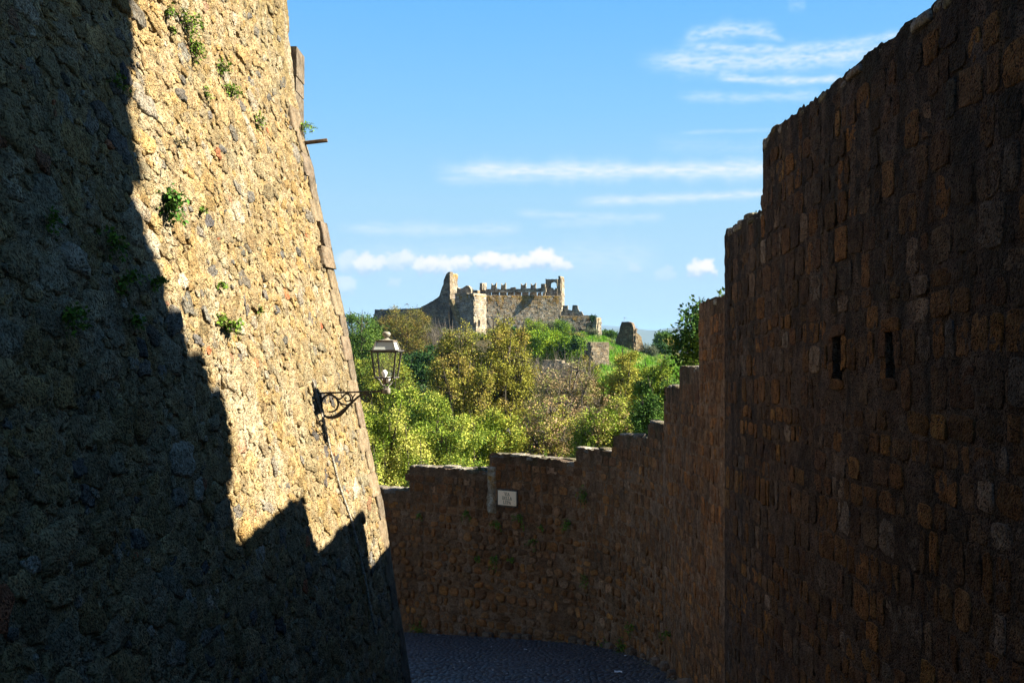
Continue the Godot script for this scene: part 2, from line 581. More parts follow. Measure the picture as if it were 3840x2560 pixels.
func wall_point(s: float) -> Array:       # [point on the face (x, d), normal to the road in world x z]
	var lo := 0
	var hi := PATH_S.size() - 1
	while hi - lo > 1:
		var mid := (lo + hi) / 2
		if PATH_S[mid] <= s:
			lo = mid
		else:
			hi = mid
	var f: float = clampf((s - PATH_S[lo]) / (PATH_S[hi] - PATH_S[lo]), 0, 1)
	var p: Vector2 = PATH[lo].lerp(PATH[hi], f)
	var d0: Vector2 = (PATH[hi] - PATH[lo]).normalized()
	var d1 := d0
	if f < 0.5 and lo > 0:
		d1 = (PATH[lo] - PATH[lo - 1]).normalized()
		d0 = d0.lerp(d1, 0.5 - f)
	elif f >= 0.5 and hi < PATH.size() - 1:
		d1 = (PATH[hi + 1] - PATH[hi]).normalized()
		d0 = d0.lerp(d1, f - 0.5)
	d0 = d0.normalized()
	return [p, Vector3(-d0.y, 0, -d0.x)]

func wall_at(u: float, v: float, h: float) -> Vector3:     # u runs against the path, so that u, v and the normal are right-handed
	var q := wall_point(-u)
	return Vector3(q[0].x, v, -q[0].y) + q[1] * h

func wall_side(x: float, d: float) -> float:               # > 0 behind the wall's face
	var best := 1e9
	var at := 0
	for k in range(1, PATH.size()):
		var e: float = PATH[k].distance_squared_to(Vector2(x, d))
		if e < best:
			best = e
			at = k
	var q := wall_point(PATH_S[at])
	return -(Vector3(x, 0, -d) - Vector3(q[0].x, 0, -q[0].y)).dot(q[1])

func s_at(ratio: float) -> float:        # distance along the wall where x / d equals ratio
	for k in range(1, PATH.size()):
		var a: float = PATH[k - 1].x / PATH[k - 1].y if PATH[k - 1].y > 0.5 else 9.0
		var b: float = PATH[k].x / PATH[k].y
		if a >= ratio and b <= ratio and k > 1:
			return lerpf(PATH_S[k - 1], PATH_S[k], (a - ratio) / (a - b))
	return 3.1 / ratio

# from, to (distance along), height of the top at both ends
var STEPS := []
const THICK := 0.55
var HOLES := [[9.36, 9.58, -0.36, 0.05], [8.06, 8.22, -0.30, 0.08]]

func top_of(s: float) -> float:
	for q in STEPS:
		if s >= q[0] and s < q[1]:
			return lerpf(q[2], q[3], (s - q[0]) / (q[1] - q[0])) - 0.06 * pow(clampf(1.0 - (q[1] - s) / 0.16, 0.0, 1.0), 2) + 0.05 * na.get_noise_1d(s * 60.0) + 0.03 * nb.get_noise_1d(s * 130.0)
	return -4.2

func in_hole(s: float, v: float, grow: float) -> bool:
	for h in HOLES:
		if s > h[0] - grow and s < h[1] + grow and v > h[2] - grow and v < h[3] + grow:
			return true
	return false

func build_walls() -> void:
	var bend := s_at(0.1526)
	var a1 := s_at(0.1364)
	var a2 := s_at(0.1019)
	var a3 := s_at(0.0643)
	var a4 := s_at(-0.0227)
	var a5 := s_at(-0.1032)
	var a6 := s_at(-0.22)
	STEPS = [[-14.0, 12.3, 2.38, 2.50], [12.3, 14.5, 1.64, 1.60], [14.5, 16.5, 0.67, 0.63], [16.5, 18.4, -0.44, -0.48], [18.4, bend, -0.86, -0.92], [bend, a1, -1.69, -1.76], [a1, a2, -2.10, -2.22], [a2, a3, -2.62, -2.66], [a3, a4, -3.05, -2.93], [a4, a5, -3.44, -3.46], [a5, a6, -4.17, -4.2]]
	var right := thing("stepped_wall", "dark brown tuff wall stepping down the right side of the alley", "wall", Vector3.ZERO)
	var road := thing("street_wall", "rough brown stone wall with stepped top, crossing below the trees, carrying the street sign", "wall", Vector3.ZERO)
	wall_body(right, 0, 5, -14.0, bend)
	wall_body(road, 5, 11, bend, a6)
	# squared tuff blocks in courses
	var tuffs := [col(0.22, 0.105, 0.036), col(0.255, 0.125, 0.042), col(0.165, 0.085, 0.04), col(0.29, 0.14, 0.04), col(0.19, 0.12, 0.07), col(0.14, 0.08, 0.045)]
	var odd := [col(0.29, 0.21, 0.15), col(0.22, 0.17, 0.13), col(0.34, 0.17, 0.045)]
	for side in 2:
		var s_from := 5.6 if side == 0 else bend
		var s_to := bend if side == 0 else a6 - 1.0
		var list := []
		var v := -9.0
		var row := 0
		while v < 3.4:
			var hh := rng.randf_range(0.17, 0.36) if side == 0 else rng.randf_range(0.15, 0.33)
			var s := s_from + rng.randf() * 0.2
			while s < s_to:
				var w := rng.randf_range(0.15, 0.42) if side == 0 else rng.randf_range(0.14, 0.36)
				var sm := s + w * 0.5
				var vm := v + hh * 0.5 - 0.055 * (sm - 12.0) * (1.0 if sm < 20.0 else 0.0) - (0.44 if sm >= 20.0 else 0.0)
				vm += 0.05 * na.get_noise_2d(sm * 20.0, v * 9.0)
				var q := wall_point(sm)
				var dd: float = q[0].y
				var low := road_y(dd) - 0.1
				if vm > low and vm + hh * 0.45 < top_of(sm) - 0.1 and vm - hh * 0.5 < top_of(clampf(s, s_from, s_to)) - 0.1 and absf(vm) < 0.37 * dd + 0.4 and not in_hole(sm, vm, w * 0.5 + 0.10) and s + w < s_to + 0.1:
					var c: Color = pick(tuffs) if rng.randf() < 0.86 else pick(odd)
					c = c.lerp(col(0.16, 0.10, 0.06), rng.randf_range(0.0, 0.5))
					if sm > 14.5 and sm < bend and sm - w * 0.5 < 14.53:      # the two builds meet in an upright joint
						s += w
						continue
					if sm < 14.5 and sm + w * 0.5 > 14.47:
						s += w
						continue
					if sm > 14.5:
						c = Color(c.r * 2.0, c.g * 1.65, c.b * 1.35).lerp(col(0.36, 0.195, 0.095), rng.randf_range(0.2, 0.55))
					var rub := side == 1 and vm < -4.6 + 0.8 * na.get_noise_1d(sm * 20.0)
					if rng.randf() > (0.10 if side == 0 else 0.05):
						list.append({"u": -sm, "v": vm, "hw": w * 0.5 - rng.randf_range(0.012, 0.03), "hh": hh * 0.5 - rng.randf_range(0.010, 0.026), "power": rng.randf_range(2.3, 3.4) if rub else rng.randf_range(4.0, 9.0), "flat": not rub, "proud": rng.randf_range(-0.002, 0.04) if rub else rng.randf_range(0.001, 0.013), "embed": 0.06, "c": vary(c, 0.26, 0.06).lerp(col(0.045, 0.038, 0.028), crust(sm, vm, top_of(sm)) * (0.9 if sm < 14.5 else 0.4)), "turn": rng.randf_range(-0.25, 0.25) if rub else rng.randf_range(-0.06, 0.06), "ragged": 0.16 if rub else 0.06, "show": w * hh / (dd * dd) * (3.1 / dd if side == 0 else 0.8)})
				s += w
			v += hh
			row += 1
		if side == 0:
			for h in HOLES:       # lintel, sill and jambs of the putlog holes
				var m: float = (h[0] + h[1]) * 0.5
				var w: float = (h[1] - h[0]) * 0.5
				for e in [[0.0, h[3] + 0.055, w + 0.12, 0.06], [0.03, h[2] - 0.05, w + 0.08, 0.05], [w + 0.09, (h[2] + h[3]) * 0.5 + 0.09, 0.085, 0.12], [w + 0.07, (h[2] + h[3]) * 0.5 - 0.13, 0.065, 0.09], [-w - 0.075, (h[2] + h[3]) * 0.5 + 0.05, 0.07, 0.16]]:
					list.append({"u": -(m + e[0]), "v": e[1], "hw": e[2], "hh": e[3], "power": 5.0, "flat": true, "proud": rng.randf_range(0.012, 0.02), "embed": 0.2, "c": vary(pick(tuffs), 0.2), "turn": rng.randf_range(-0.06, 0.06), "ragged": 0.1, "show": 1.0})
		lay_stones(right if side == 0 else road, "stone", list, M.tuff, 16, wall_at)
	# putlog holes in the right wall
	for h in HOLES:
		var g := Geo.new()
		var c := col(0.17, 0.11, 0.07)
		var dep := -0.24
		var p := []
		for z in [0.015, dep]:
			for q in [[h[0], h[2]], [h[1], h[2]], [h[1], h[3]], [h[0], h[3]]]:
				p.append(wall_at(-q[0], q[1], z))
		for k in 4:
			var k2 := (k + 1) % 4
			g.flat_quad(p[k], p[k2], p[4 + k2], p[4 + k], c)
		g.flat_quad(p[4], p[5], p[6], p[7], c)
		part(right, "putlog_hole", g, M.tuff)

func crust(s: float, v: float, top: float) -> float:      # dark growth run down from the wall top in streaks
	var f := 0.5 + 1.9 * nb.get_noise_2d(s * 52.0, v * 4.0) + 1.1 * na.get_noise_2d(s * 7.0, v * 5.0) - (top - v) * 0.34
	return clampf(f * 1.5, 0.0, 0.7)

func wall_body(t: Node3D, k0: int, k1: int, s_from: float, s_to: float) -> void:
	var face := Geo.new()
	var core := Geo.new()
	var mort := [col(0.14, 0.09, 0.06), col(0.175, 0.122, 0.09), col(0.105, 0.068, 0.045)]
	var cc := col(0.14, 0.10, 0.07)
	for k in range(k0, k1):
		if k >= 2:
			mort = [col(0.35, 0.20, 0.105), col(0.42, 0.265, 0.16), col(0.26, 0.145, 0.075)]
		var q: Array = STEPS[k]
		var a: float = maxf(q[0], s_from)
		var b: float = q[1]
		# mortar face
		var s0 := maxf(a, 5.2)
		if b > s0:
			var cell := 0.05
			var nu := int(ceil((b - s0) / cell))
			var prev := PackedInt32Array()
			for i in nu + 1:
				var s := minf(s0 + (b - s0) * i / nu, b - 0.001)
				var wp := wall_point(s)
				var d: float = wp[0].y
				var y1 := top_of(s)
				var y0 := maxf(road_y(d) - 0.25, -0.37 * d - 0.3)
				var nv := int(6.6 / cell)
				var now := PackedInt32Array()
				for j in nv + 1:
					var v := y1 - cell * j
					if v < y0 or in_hole(s, v, -0.01):
						now.append(-1)
						continue
					var moss := clampf((0.45 - (y1 - v)) * 1.6 + 1.5 * nb.get_noise_2d(s * 40.0, v * 14.0), 0.0, 1.0) * clampf(0.5 + na.get_noise_2d(s * 11.0, v * 3.0) * 1.6, 0.0, 1.0)
					var mix := clampf(0.5 + 1.3 * nb.get_noise_2d(s * 36.0, v * 22.0), 0, 1)
					var c: Color = mort[0].lerp(mort[1], mix).lerp(mort[2], clampf(na.get_noise_2d(s * 9.0, v * 9.0) * 2.0, 0, 1))
					c = c.lerp(col(0.085, 0.08, 0.032), moss * 0.75)
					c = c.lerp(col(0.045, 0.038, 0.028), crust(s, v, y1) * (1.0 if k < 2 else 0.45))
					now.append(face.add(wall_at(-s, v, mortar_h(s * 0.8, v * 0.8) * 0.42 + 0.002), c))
				if i > 0:
					for j in nv:
						if prev[j] >= 0 and prev[j + 1] >= 0 and now[j] >= 0 and now[j + 1] >= 0:
							face.quad(prev[j], now[j], now[j + 1], prev[j + 1])
				prev = now
		# body: top, back, far end of the step, and a plain face below and outside the view
		var n := maxi(2, int((b - a) / 0.6))
		var low := -12.0
		for i in n:
			var sa := lerpf(a, b, float(i) / n) + 0.0005
			var sb := lerpf(a, b, float(i + 1) / n) - 0.0005
			var ya := top_of(sa) - 0.02
			var yb := top_of(sb) - 0.02
			core.flat_quad(wall_at(-sb, yb, 0.0), wall_at(-sa, ya, 0.0), wall_at(-sa, ya, -THICK), wall_at(-sb, yb, -THICK), cc)
			core.flat_quad(wall_at(-sa, low, -THICK), wall_at(-sb, low, -THICK), wall_at(-sb, yb, -THICK), wall_at(-sa, ya, -THICK), cc)
			core.flat_quad(wall_at(-sb, low, -0.07 if sa > 4.9 else 0.0), wall_at(-sa, low, -0.07 if sa > 4.9 else 0.0), wall_at(-sa, ya, -0.07 if sa > 4.9 else 0.0), wall_at(-sb, yb, -0.07 if sa > 4.9 else 0.0), cc)
		var ye := top_of(b - 0.001) - 0.01
		core.flat_quad(wall_at(-b, -9.0, 0.0), wall_at(-b, ye, 0.0), wall_at(-b, ye, -THICK), wall_at(-b, -9.0, -THICK), cc)
		# worn stones along the top
		var s := maxf(a, 4.0)
		while s < b - 0.1:
			var w := minf(rng.randf_range(0.14, 0.40) if k < 5 else rng.randf_range(0.22, 0.55), b - s)
			if b - s - w < 0.14:
				w = b - s
			var sm := s + w * 0.5
			var rows := 2
			for r in rows:
				if rng.randf() < 0.14:
					continue
				var off := -THICK * (r + 0.5) / rows + rng.randf_range(-0.02, 0.02)
				var hgt := rng.randf_range(0.03, 0.07)
				var p := wall_at(-sm, top_of(sm) - 0.03 + rng.randf_range(-0.045, 0.035), off)
				var nrm: Vector3 = wall_point(sm)[1]
				var along := nrm.cross(Vector3.UP)
				var g := Geo.new()
				lump(g, p, along * (w * 0.5 - 0.008), Vector3(0, hgt, 0) + along * rng.randf_range(-0.03, 0.03), nrm * (THICK / rows * 0.5 - 0.006), vary(pick([col(0.36, 0.32, 0.26), col(0.30, 0.26, 0.21), col(0.42, 0.385, 0.31), col(0.22, 0.195, 0.13)]), 0.15), 0.30, 0.17, 4)
				part(t, "capping_stone", g, M.rubble)
			s += w
	part(t, "mortar_face", face, M.mortar)
	part(t, "core", core, M.tuff)
	# stones slumped along the foot
	var f := maxf(s_from, 16.5)
	while f < s_to:
		var wp := wall_point(f)
		if rng.randf() < 0.55:
			var g := Geo.new()
			var r := rng.randf_range(0.05, 0.13)
			var nrm: Vector3 = wp[1]
			lump(g, wall_at(-f, road_y(wp[0].y) + r * 0.3, rng.randf_range(0.0, 0.08)), nrm.cross(Vector3.UP) * r * 1.2, Vector3(0, r, 0), nrm * r, vary(col(0.27, 0.19, 0.13), 0.25), 0.5, 0.16, 3)
			part(t, "foot_stone", g, M.tuff)
		f += rng.randf_range(0.12, 0.34)

# ---------------------------------------------------------------- the tall house out of frame, whose corner shades the bastion
func build_house() -> void:
	var t := thing("tall_house", "tall stone house behind the near right wall, beyond the frame", "house", Vector3(12, -8, -0.15))
	var g := Geo.new()
	var c := col(0.32, 0.25, 0.16)
	g.box(Vector3(0, 14, 0), Vector3(4, 0, 0), Vector3(0, 14, 0), Vector3(0, 0, 8.85), c)
	part(t, "wall", g, M.tuff)
	var r := Geo.new()
	r.box(Vector3(0, 28.3, 0), Vector3(4.4, 0, 0), Vector3(0, 0.3, 0), Vector3(0, 0, 9.0), col(0.3, 0.14, 0.08))
	part(t, "roof", r, M.tuff)
	var y := 6.0
	while y < 26.5:
		var h := rng.randf_range(0.25, 0.5)
		var q := Geo.new()
		var reach := interp([[6.0, 0.95], [14.8, 0.95], [15.6, 1.2], [16.2, 1.0], [16.8, 0.35], [18.2, 0.15], [19.6, 0.5], [20.6, 0.9], [26.0, 1.1]], y)
		var out := reach + rng.randf_range(-0.10, 0.14)
		lump(q, Vector3(-3.7, y + h * 0.5, -8.9 - out * 0.5 + 0.1), Vector3(0.34, 0, 0), Vector3(0, h * 0.54, 0), Vector3(0, 0, 0.2 + out * 0.5), vary(c, 0.1), 0.2, 0.08, 3)
		part(t, "quoin", q, M.tuff)
		y += h

# ---------------------------------------------------------------- the wall lantern
func build_lamp() -> void:
	var base := bastion_at(13.8, -0.718, 0.0)
	var t := thing("wall_lantern", "black iron street lantern with white bulb on a scrolled bracket, fixed to the bastion", "street lamp", base)
	t.rotation.y = -atan(0.12) + 0.01          # the arm (local x) stands square to the wall
	var rust := col(0.055, 0.036, 0.024)
	var dark := col(0.045, 0.038, 0.032)
	var worn := col(0.30, 0.28, 0.24)
	var arm := Geo.new()
	ring_tube(arm, [Vector3(-0.12, -0.003, 0), Vector3(0.45, 0.017, 0), Vector3(0.93, 0.034, 0)], [0.0135, 0.013, 0.0125], 10, rust)
	ring_tube(arm, [Vector3(0.165, 0.02, 0), Vector3(0.168, -0.03, 0)], [0.004, 0.004], 6, worn)
	ring_tube(arm, [Vector3(0.90, 0.034, 0), Vector3(0.925, 0.035, 0)], [0.024, 0.024], 10, rust)
	part(t, "arm", arm, M.iron)
	# scrollwork in the plane of the arm, sizes in millimetres
	var curls := [
		[[30, -110], [28, -180], [38, -240], [75, -300], [130, -330], [200, -338], [275, -318], [345, -268], [410, -205], [480, -135], [545, -78], [600, -35], [655, -12], [715, -10], [750, -14], [765, -38], [757, -52]],
		[[40, -30], [55, -85], [45, -150], [62, -195]],
		[[45, -170], [70, -95], [115, -42], [180, -25], [240, -48], [283, -100], [294, -160], [275, -215], [235, -250], [185, -262], [160, -258]],
		[[240, -48], [285, -80], [330, -78], [360, -45], [405, -12], [450, -28], [468, -75], [450, -110], [410, -112], [388, -85], [400, -62], [420, -68]],
		[[290, -105], [340, -145], [400, -162], [455, -150], [490, -105], [510, -50], [540, -10]],
		[[470, -120], [500, -70], [482, -30], [465, -12]],
		[[610, -55], [650, -100], [690, -118], [730, -108], [748, -75], [738, -45], [705, -38], [680, -58], [688, -82], [706, -80]],
		[[130, -330], [160, -352], [182, -330], [205, -300]],
		[[445, -172], [470, -165], [488, -182], [492, -206]],
		[[235, -60], [215, -70], [212, -95]],
		[[70, -95], [95, -78], [108, -92], [104, -112]]]
	var rads := [0.0115, 0.010, 0.0105, 0.0075, 0.0075, 0.007, 0.0075, 0.007, 0.0075, 0.0055, 0.0055]
	for k in curls.size():
		var p := []
		for q in curls[k]:
			p.append(Vector3(q[0] * 0.001, q[1] * 0.001 + 0.006, 0))
		p = smooth_path(p, 5)
		var r := []
		for j in p.size():
			var f := float(j) / (p.size() - 1)
			var leaf := 1.0 + (0.9 * exp(-pow((f - 0.42) / 0.10, 2)) if k == 0 else 0.0)
			r.append(rads[k] * 1.65 * leaf * lerpf(1.05, 0.7, f))
		var g := Geo.new()
		ring_tube(g, p, r, 7, dark.lerp(col(0.10, 0.085, 0.06), 0.4))
		part(t, "scroll", g, M.iron)
	var band := Geo.new()
	for y in [-0.175, -0.195]:
		ring_tube(band, [Vector3(-0.02, y, 0), Vector3(0.075, y + 0.004, 0)], [0.011, 0.011], 8, dark)
	band.box(Vector3(0.012, -0.14, 0), Vector3(0.010, 0, 0), Vector3(0, 0.17, 0), Vector3(0, 0, 0.025), dark)
	part(t, "back_plate", band, M.iron)
	# the head, upright on a box at the end of the arm
	var o := Vector3(0.975, 0.036, 0)
	var box := Geo.new()
	lump(box, o, Vector3(0.046, 0, 0), Vector3(0, 0.040, 0), Vector3(0, 0, 0.046), col(0.34, 0.30, 0.23), 0.05, 0.004, 3)
	box.box(o + Vector3(0, 0.052, 0), Vector3(0.03, 0, 0), Vector3(0, 0.008, 0), Vector3(0, 0, 0.03), worn)
	part(t, "socket_box", box, M.iron)
	var head := o + Vector3(0, 0.185, 0)        # bottom of the glazed body
	var b := 0.125
	var w := 0.170
	var hgt := 0.365
	for sx in [-1, 1]:
		for sz in [-1, 1]:
			var st := Geo.new()
			ring_tube(st, smooth_path([o + Vector3(0.012 * sx, 0.055, 0.012 * sz), o + Vector3(0.055 * sx, 0.10, 0.055 * sz), o + Vector3(0.085 * sx, 0.165, 0.085 * sz), o + Vector3(0.145 * sx, 0.186, 0.145 * sz)], 5), range(16).map(func(_k): return 0.0075), 6, col(0.26, 0.245, 0.22))
			part(t, "stay", st, M.iron)
	for sx in [-1, 1]:
		for sz in [-1, 1]:
			var bar := Geo.new()
			var p0 := head + Vector3(b * sx, 0, b * sz)
			var p1 := head + Vector3(w * sx, hgt, w * sz)
			bar_box(bar, p0, p1, 0.0105, col(0.10, 0.088, 0.075))
			part(t, "frame_bar", bar, M.iron)
	for k in 4:
		var e0 := Vector3(1, 0, 1).rotated(Vector3.UP, k * PI / 2)
		var e1 := Vector3(1, 0, 1).rotated(Vector3.UP, (k + 1) * PI / 2)
		for lv in [[b, 0.0, 0.009], [w, hgt - 0.012, 0.010]]:
			var bar := Geo.new()
			bar_box(bar, head + e0 * lv[0] + Vector3(0, lv[1], 0), head + e1 * lv[0] + Vector3(0, lv[1], 0), lv[2], col(0.12, 0.105, 0.09))
			part(t, "frame_rail", bar, M.iron)
		if k % 2 == 1:       # only the panes towards and away from the street are left
			var pane := Geo.new()
			var i0 := e0 * (b - 0.004)
			var i1 := e1 * (b - 0.004)
			pane.flat_quad(head + i0 + Vector3(0, 0.01, 0), head + i1 + Vector3(0, 0.01, 0), head + e1 * (w - 0.005) + Vector3(0, hgt - 0.02, 0), head + e0 * (w - 0.005) + Vector3(0, hgt - 0.02, 0), Color.WHITE)
			part(t, "pane", pane, M.glass)
		# roof: a tapered skirt with a pale pane in each face
		var y0 := hgt + 0.012
		var y1 := hgt + 0.138
		var rb := 0.155
		var rt := 0.112
		var skirt := Geo.new()
		var c := col(0.20, 0.185, 0.16)
		bar_box(skirt, head + e0 * rb + Vector3(0, y0, 0), head + e0 * rt + Vector3(0, y1, 0), 0.010, c)
		bar_box(skirt, head + e0 * rt + Vector3(0, y1, 0), head + e1 * rt + Vector3(0, y1, 0), 0.011, col(0.24, 0.17, 0.12))
		bar_box(skirt, head + e0 * rb + Vector3(0, y0, 0), head + e1 * rb + Vector3(0, y0, 0), 0.009, c)
		part(t, "roof_frame", skirt, M.iron)
		var rp := Geo.new()
		rp.flat_quad(head + e0 * (rb - 0.006) + Vector3(0, y0, 0), head + e1 * (rb - 0.006) + Vector3(0, y0, 0), head + e1 * (rt - 0.006) + Vector3(0, y1, 0), head + e0 * (rt - 0.006) + Vector3(0, y1, 0), Color.WHITE)
		part(t, "roof_pane", rp, M.frosted)
	var eave := Geo.new()
	var ec := col(0.13, 0.115, 0.10)
	for q in [[0.195, -0.004, 0.172, 0.012], [0.198, 0.002, 0.198, -0.006]]:
		for k in 4:
			var e0 := Vector3(1, 0, 1).rotated(Vector3.UP, k * PI / 2)
			var e1 := Vector3(1, 0, 1).rotated(Vector3.UP, (k + 1) * PI / 2)
			bar_box(eave, head + e0 * q[0] + Vector3(0, hgt + 0.004, 0), head + e1 * q[0] + Vector3(0, hgt + 0.004, 0), 0.009, ec)
			eave.flat_quad(head + e0 * 0.197 + Vector3(0, hgt + 0.010, 0), head + e1 * 0.197 + Vector3(0, hgt + 0.010, 0), head + e1 * 0.15 + Vector3(0, hgt + 0.018, 0), head + e0 * 0.15 + Vector3(0, hgt + 0.018, 0), ec)
			eave.flat_quad(head + e0 * 0.15 + Vector3(0, hgt - 0.004, 0), head + e1 * 0.15 + Vector3(0, hgt - 0.004, 0), head + e1 * 0.197 + Vector3(0, hgt, 0), head + e0 * 0.197 + Vector3(0, hgt, 0), ec)
	part(t, "eave", eave, M.iron)
	var fin := Geo.new()
	lathe(fin, head + Vector3(0, hgt + 0.138, 0), [[0.118, 0.0], [0.112, 0.012], [0.06, 0.018], [0.045, 0.028], [0.028, 0.045], [0.027, 0.055], [0.046, 0.060], [0.046, 0.066], [0.056, 0.080], [0.058, 0.098], [0.050, 0.116], [0.032, 0.128], [0.0, 0.132]], 20, col(0.36, 0.33, 0.26))
	part(t, "finial", fin, M.iron)
	var bulb := Geo.new()
	lathe(bulb, head + Vector3(-0.028, 0.012, 0), [[0.016, -0.09], [0.016, -0.01], [0.022, 0.0], [0.036, 0.025], [0.042, 0.05], [0.038, 0.072], [0.024, 0.088], [0.0, 0.094]], 16, col(0.82, 0.83, 0.85))
	part(t, "bulb", bulb, tinted(0.25))
	var holder := Geo.new()
	lathe(holder, head + Vector3(0.028, -0.075, 0), [[0.0, 0.0], [0.026, 0.0], [0.032, 0.02], [0.034, 0.07], [0.026, 0.085], [0.0, 0.086]], 14, col(0.62, 0.60, 0.55))
	lathe(holder, head + Vector3(-0.028, -0.095, 0), [[0.0, 0.0], [0.024, 0.0], [0.026, 0.085], [0.0, 0.087]], 14, col(0.16, 0.11, 0.07))
	part(t, "lamp_holder", holder, M.plain)

func bar_box(g: Geo, p0: Vector3, p1: Vector3, r: float, c: Color) -> void:
	var dir := (p1 - p0) * 0.5
	var a := dir.cross(Vector3.UP if absf(dir.normalized().y) < 0.9 else Vector3.RIGHT).normalized()
	var b := dir.normalized().cross(a)
	g.box((p0 + p1) * 0.5, a * r, b * r, dir + dir.normalized() * r * 0.5, c)

# ---------------------------------------------------------------- the street sign
func build_sign() -> void:
	var s := (s_at(-0.01268) + s_at(0.0048)) * 0.5
	var at := wall_at(-s, -4.10, 0.05)
	var nrm: Vector3 = wall_point(s)[1]
	var t := thing("street_sign", "cream marble street sign reading VIA DELLA LUPA", "sign", at)
	t.basis = Basis(Vector3.UP.cross(nrm), Vector3.UP, nrm)
	var g := Geo.new()
	lump(g, Vector3(0, 0, -0.012), Vector3(0.272, 0, 0), Vector3(0, 0.188, 0), Vector3(0, 0, 0.018), col(0.95, 0.76, 0.52), 0.0, 0.0, 6)
	part(t, "plate", g, M.plain)
	var bed := Geo.new()
	lump(bed, Vector3(0, -0.01, -0.045), Vector3(0.31, 0, 0), Vector3(0, 0.24, 0), Vector3(0, 0, 0.03), col(0.22, 0.18, 0.14), 0.1, 0.03, 6)
	part(t, "mortar_bed", bed, M.mortar)
	var font := SystemFont.new()
	font.font_names = PackedStringArray(["Droid Serif"])
	var ink := StandardMaterial3D.new()
	ink.albedo_color = Color(0.10, 0.08, 0.07)
	ink.roughness = 0.8
	for q in [["VIA", 0.105], ["DELLA", -0.003], ["LUPA", -0.113]]:
		var tm := TextMesh.new()
		tm.text = q[0]
		tm.font = font
		tm.font_size = 64
		tm.pixel_size = 0.00185
		tm.depth = 0.004
		tm.material = ink
		var o := MeshInstance3D.new()
		o.name = "lettering"
		o.mesh = tm
		o.position = Vector3(0.0, q[1], 0.0075)
		o.scale = Vector3(0.74, 1, 1)
		t.add_child(o, true)
	for q in [[-0.10, 0.155], [0.215, -0.06], [0.215, -0.135]]:
		var sc := Geo.new()
		lathe(sc, Vector3.ZERO, [[0.0, 0.004], [0.006, 0.003], [0.007, -0.004]], 8, col(0.08, 0.05, 0.03))
		var o := part(t, "fixing_screw", sc, M.iron)
		o.position = Vector3(q[0], q[1], 0.006)
		o.rotation.x = PI / 2
	# sunlight reflected on the wall beside it, painted as a pale strip
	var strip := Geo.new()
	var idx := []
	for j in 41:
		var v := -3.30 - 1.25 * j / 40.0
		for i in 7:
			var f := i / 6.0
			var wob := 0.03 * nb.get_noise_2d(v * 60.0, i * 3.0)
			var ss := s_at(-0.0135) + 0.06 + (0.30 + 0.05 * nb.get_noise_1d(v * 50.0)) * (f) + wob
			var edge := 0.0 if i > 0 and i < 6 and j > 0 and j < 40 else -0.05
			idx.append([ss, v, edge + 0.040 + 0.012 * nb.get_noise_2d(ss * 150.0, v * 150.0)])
	var lime := thing("painted_reflection", "pale lichen-spotted strip of painted reflected sunlight on the wall left of the street sign", "painted_light", wall_at(-s_at(-0.0135), -4.5, 0.0))
	for q in idx:
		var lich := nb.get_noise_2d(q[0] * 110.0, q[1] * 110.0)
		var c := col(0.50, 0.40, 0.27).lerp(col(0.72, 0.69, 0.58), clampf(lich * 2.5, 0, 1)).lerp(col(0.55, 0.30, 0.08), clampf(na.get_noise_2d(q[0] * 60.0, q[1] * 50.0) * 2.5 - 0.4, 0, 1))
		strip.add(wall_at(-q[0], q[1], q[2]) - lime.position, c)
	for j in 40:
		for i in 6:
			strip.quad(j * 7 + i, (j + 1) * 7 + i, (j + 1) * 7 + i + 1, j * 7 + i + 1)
	part(lime, "lime", strip, M.mortar)  # its pale colours stand for reflected sunlight

# ---------------------------------------------------------------- small growth on the walls
func leaf_at(g: Geo, p: Vector3, dir: Vector3, up: Vector3, size: float, c: Color) -> void:      # a folded leaf: four triangles
	var side := dir.cross(up)
	side = side.normalized() if side.length() > 0.01 else dir.cross(Vector3.RIGHT).normalized()
	var nrm := side.cross(dir).normalized()
	var a := g.add(p, c)
	var tip := g.add(p + dir * size, c)
	var l := g.add(p + dir * size * 0.45 + side * size * 0.34 + nrm * size * 0.09, c)
	var r := g.add(p + dir * size * 0.45 - side * size * 0.34 + nrm * size * 0.09, c)
	g.tri(a, tip, l)
	g.tri(a, r, tip)

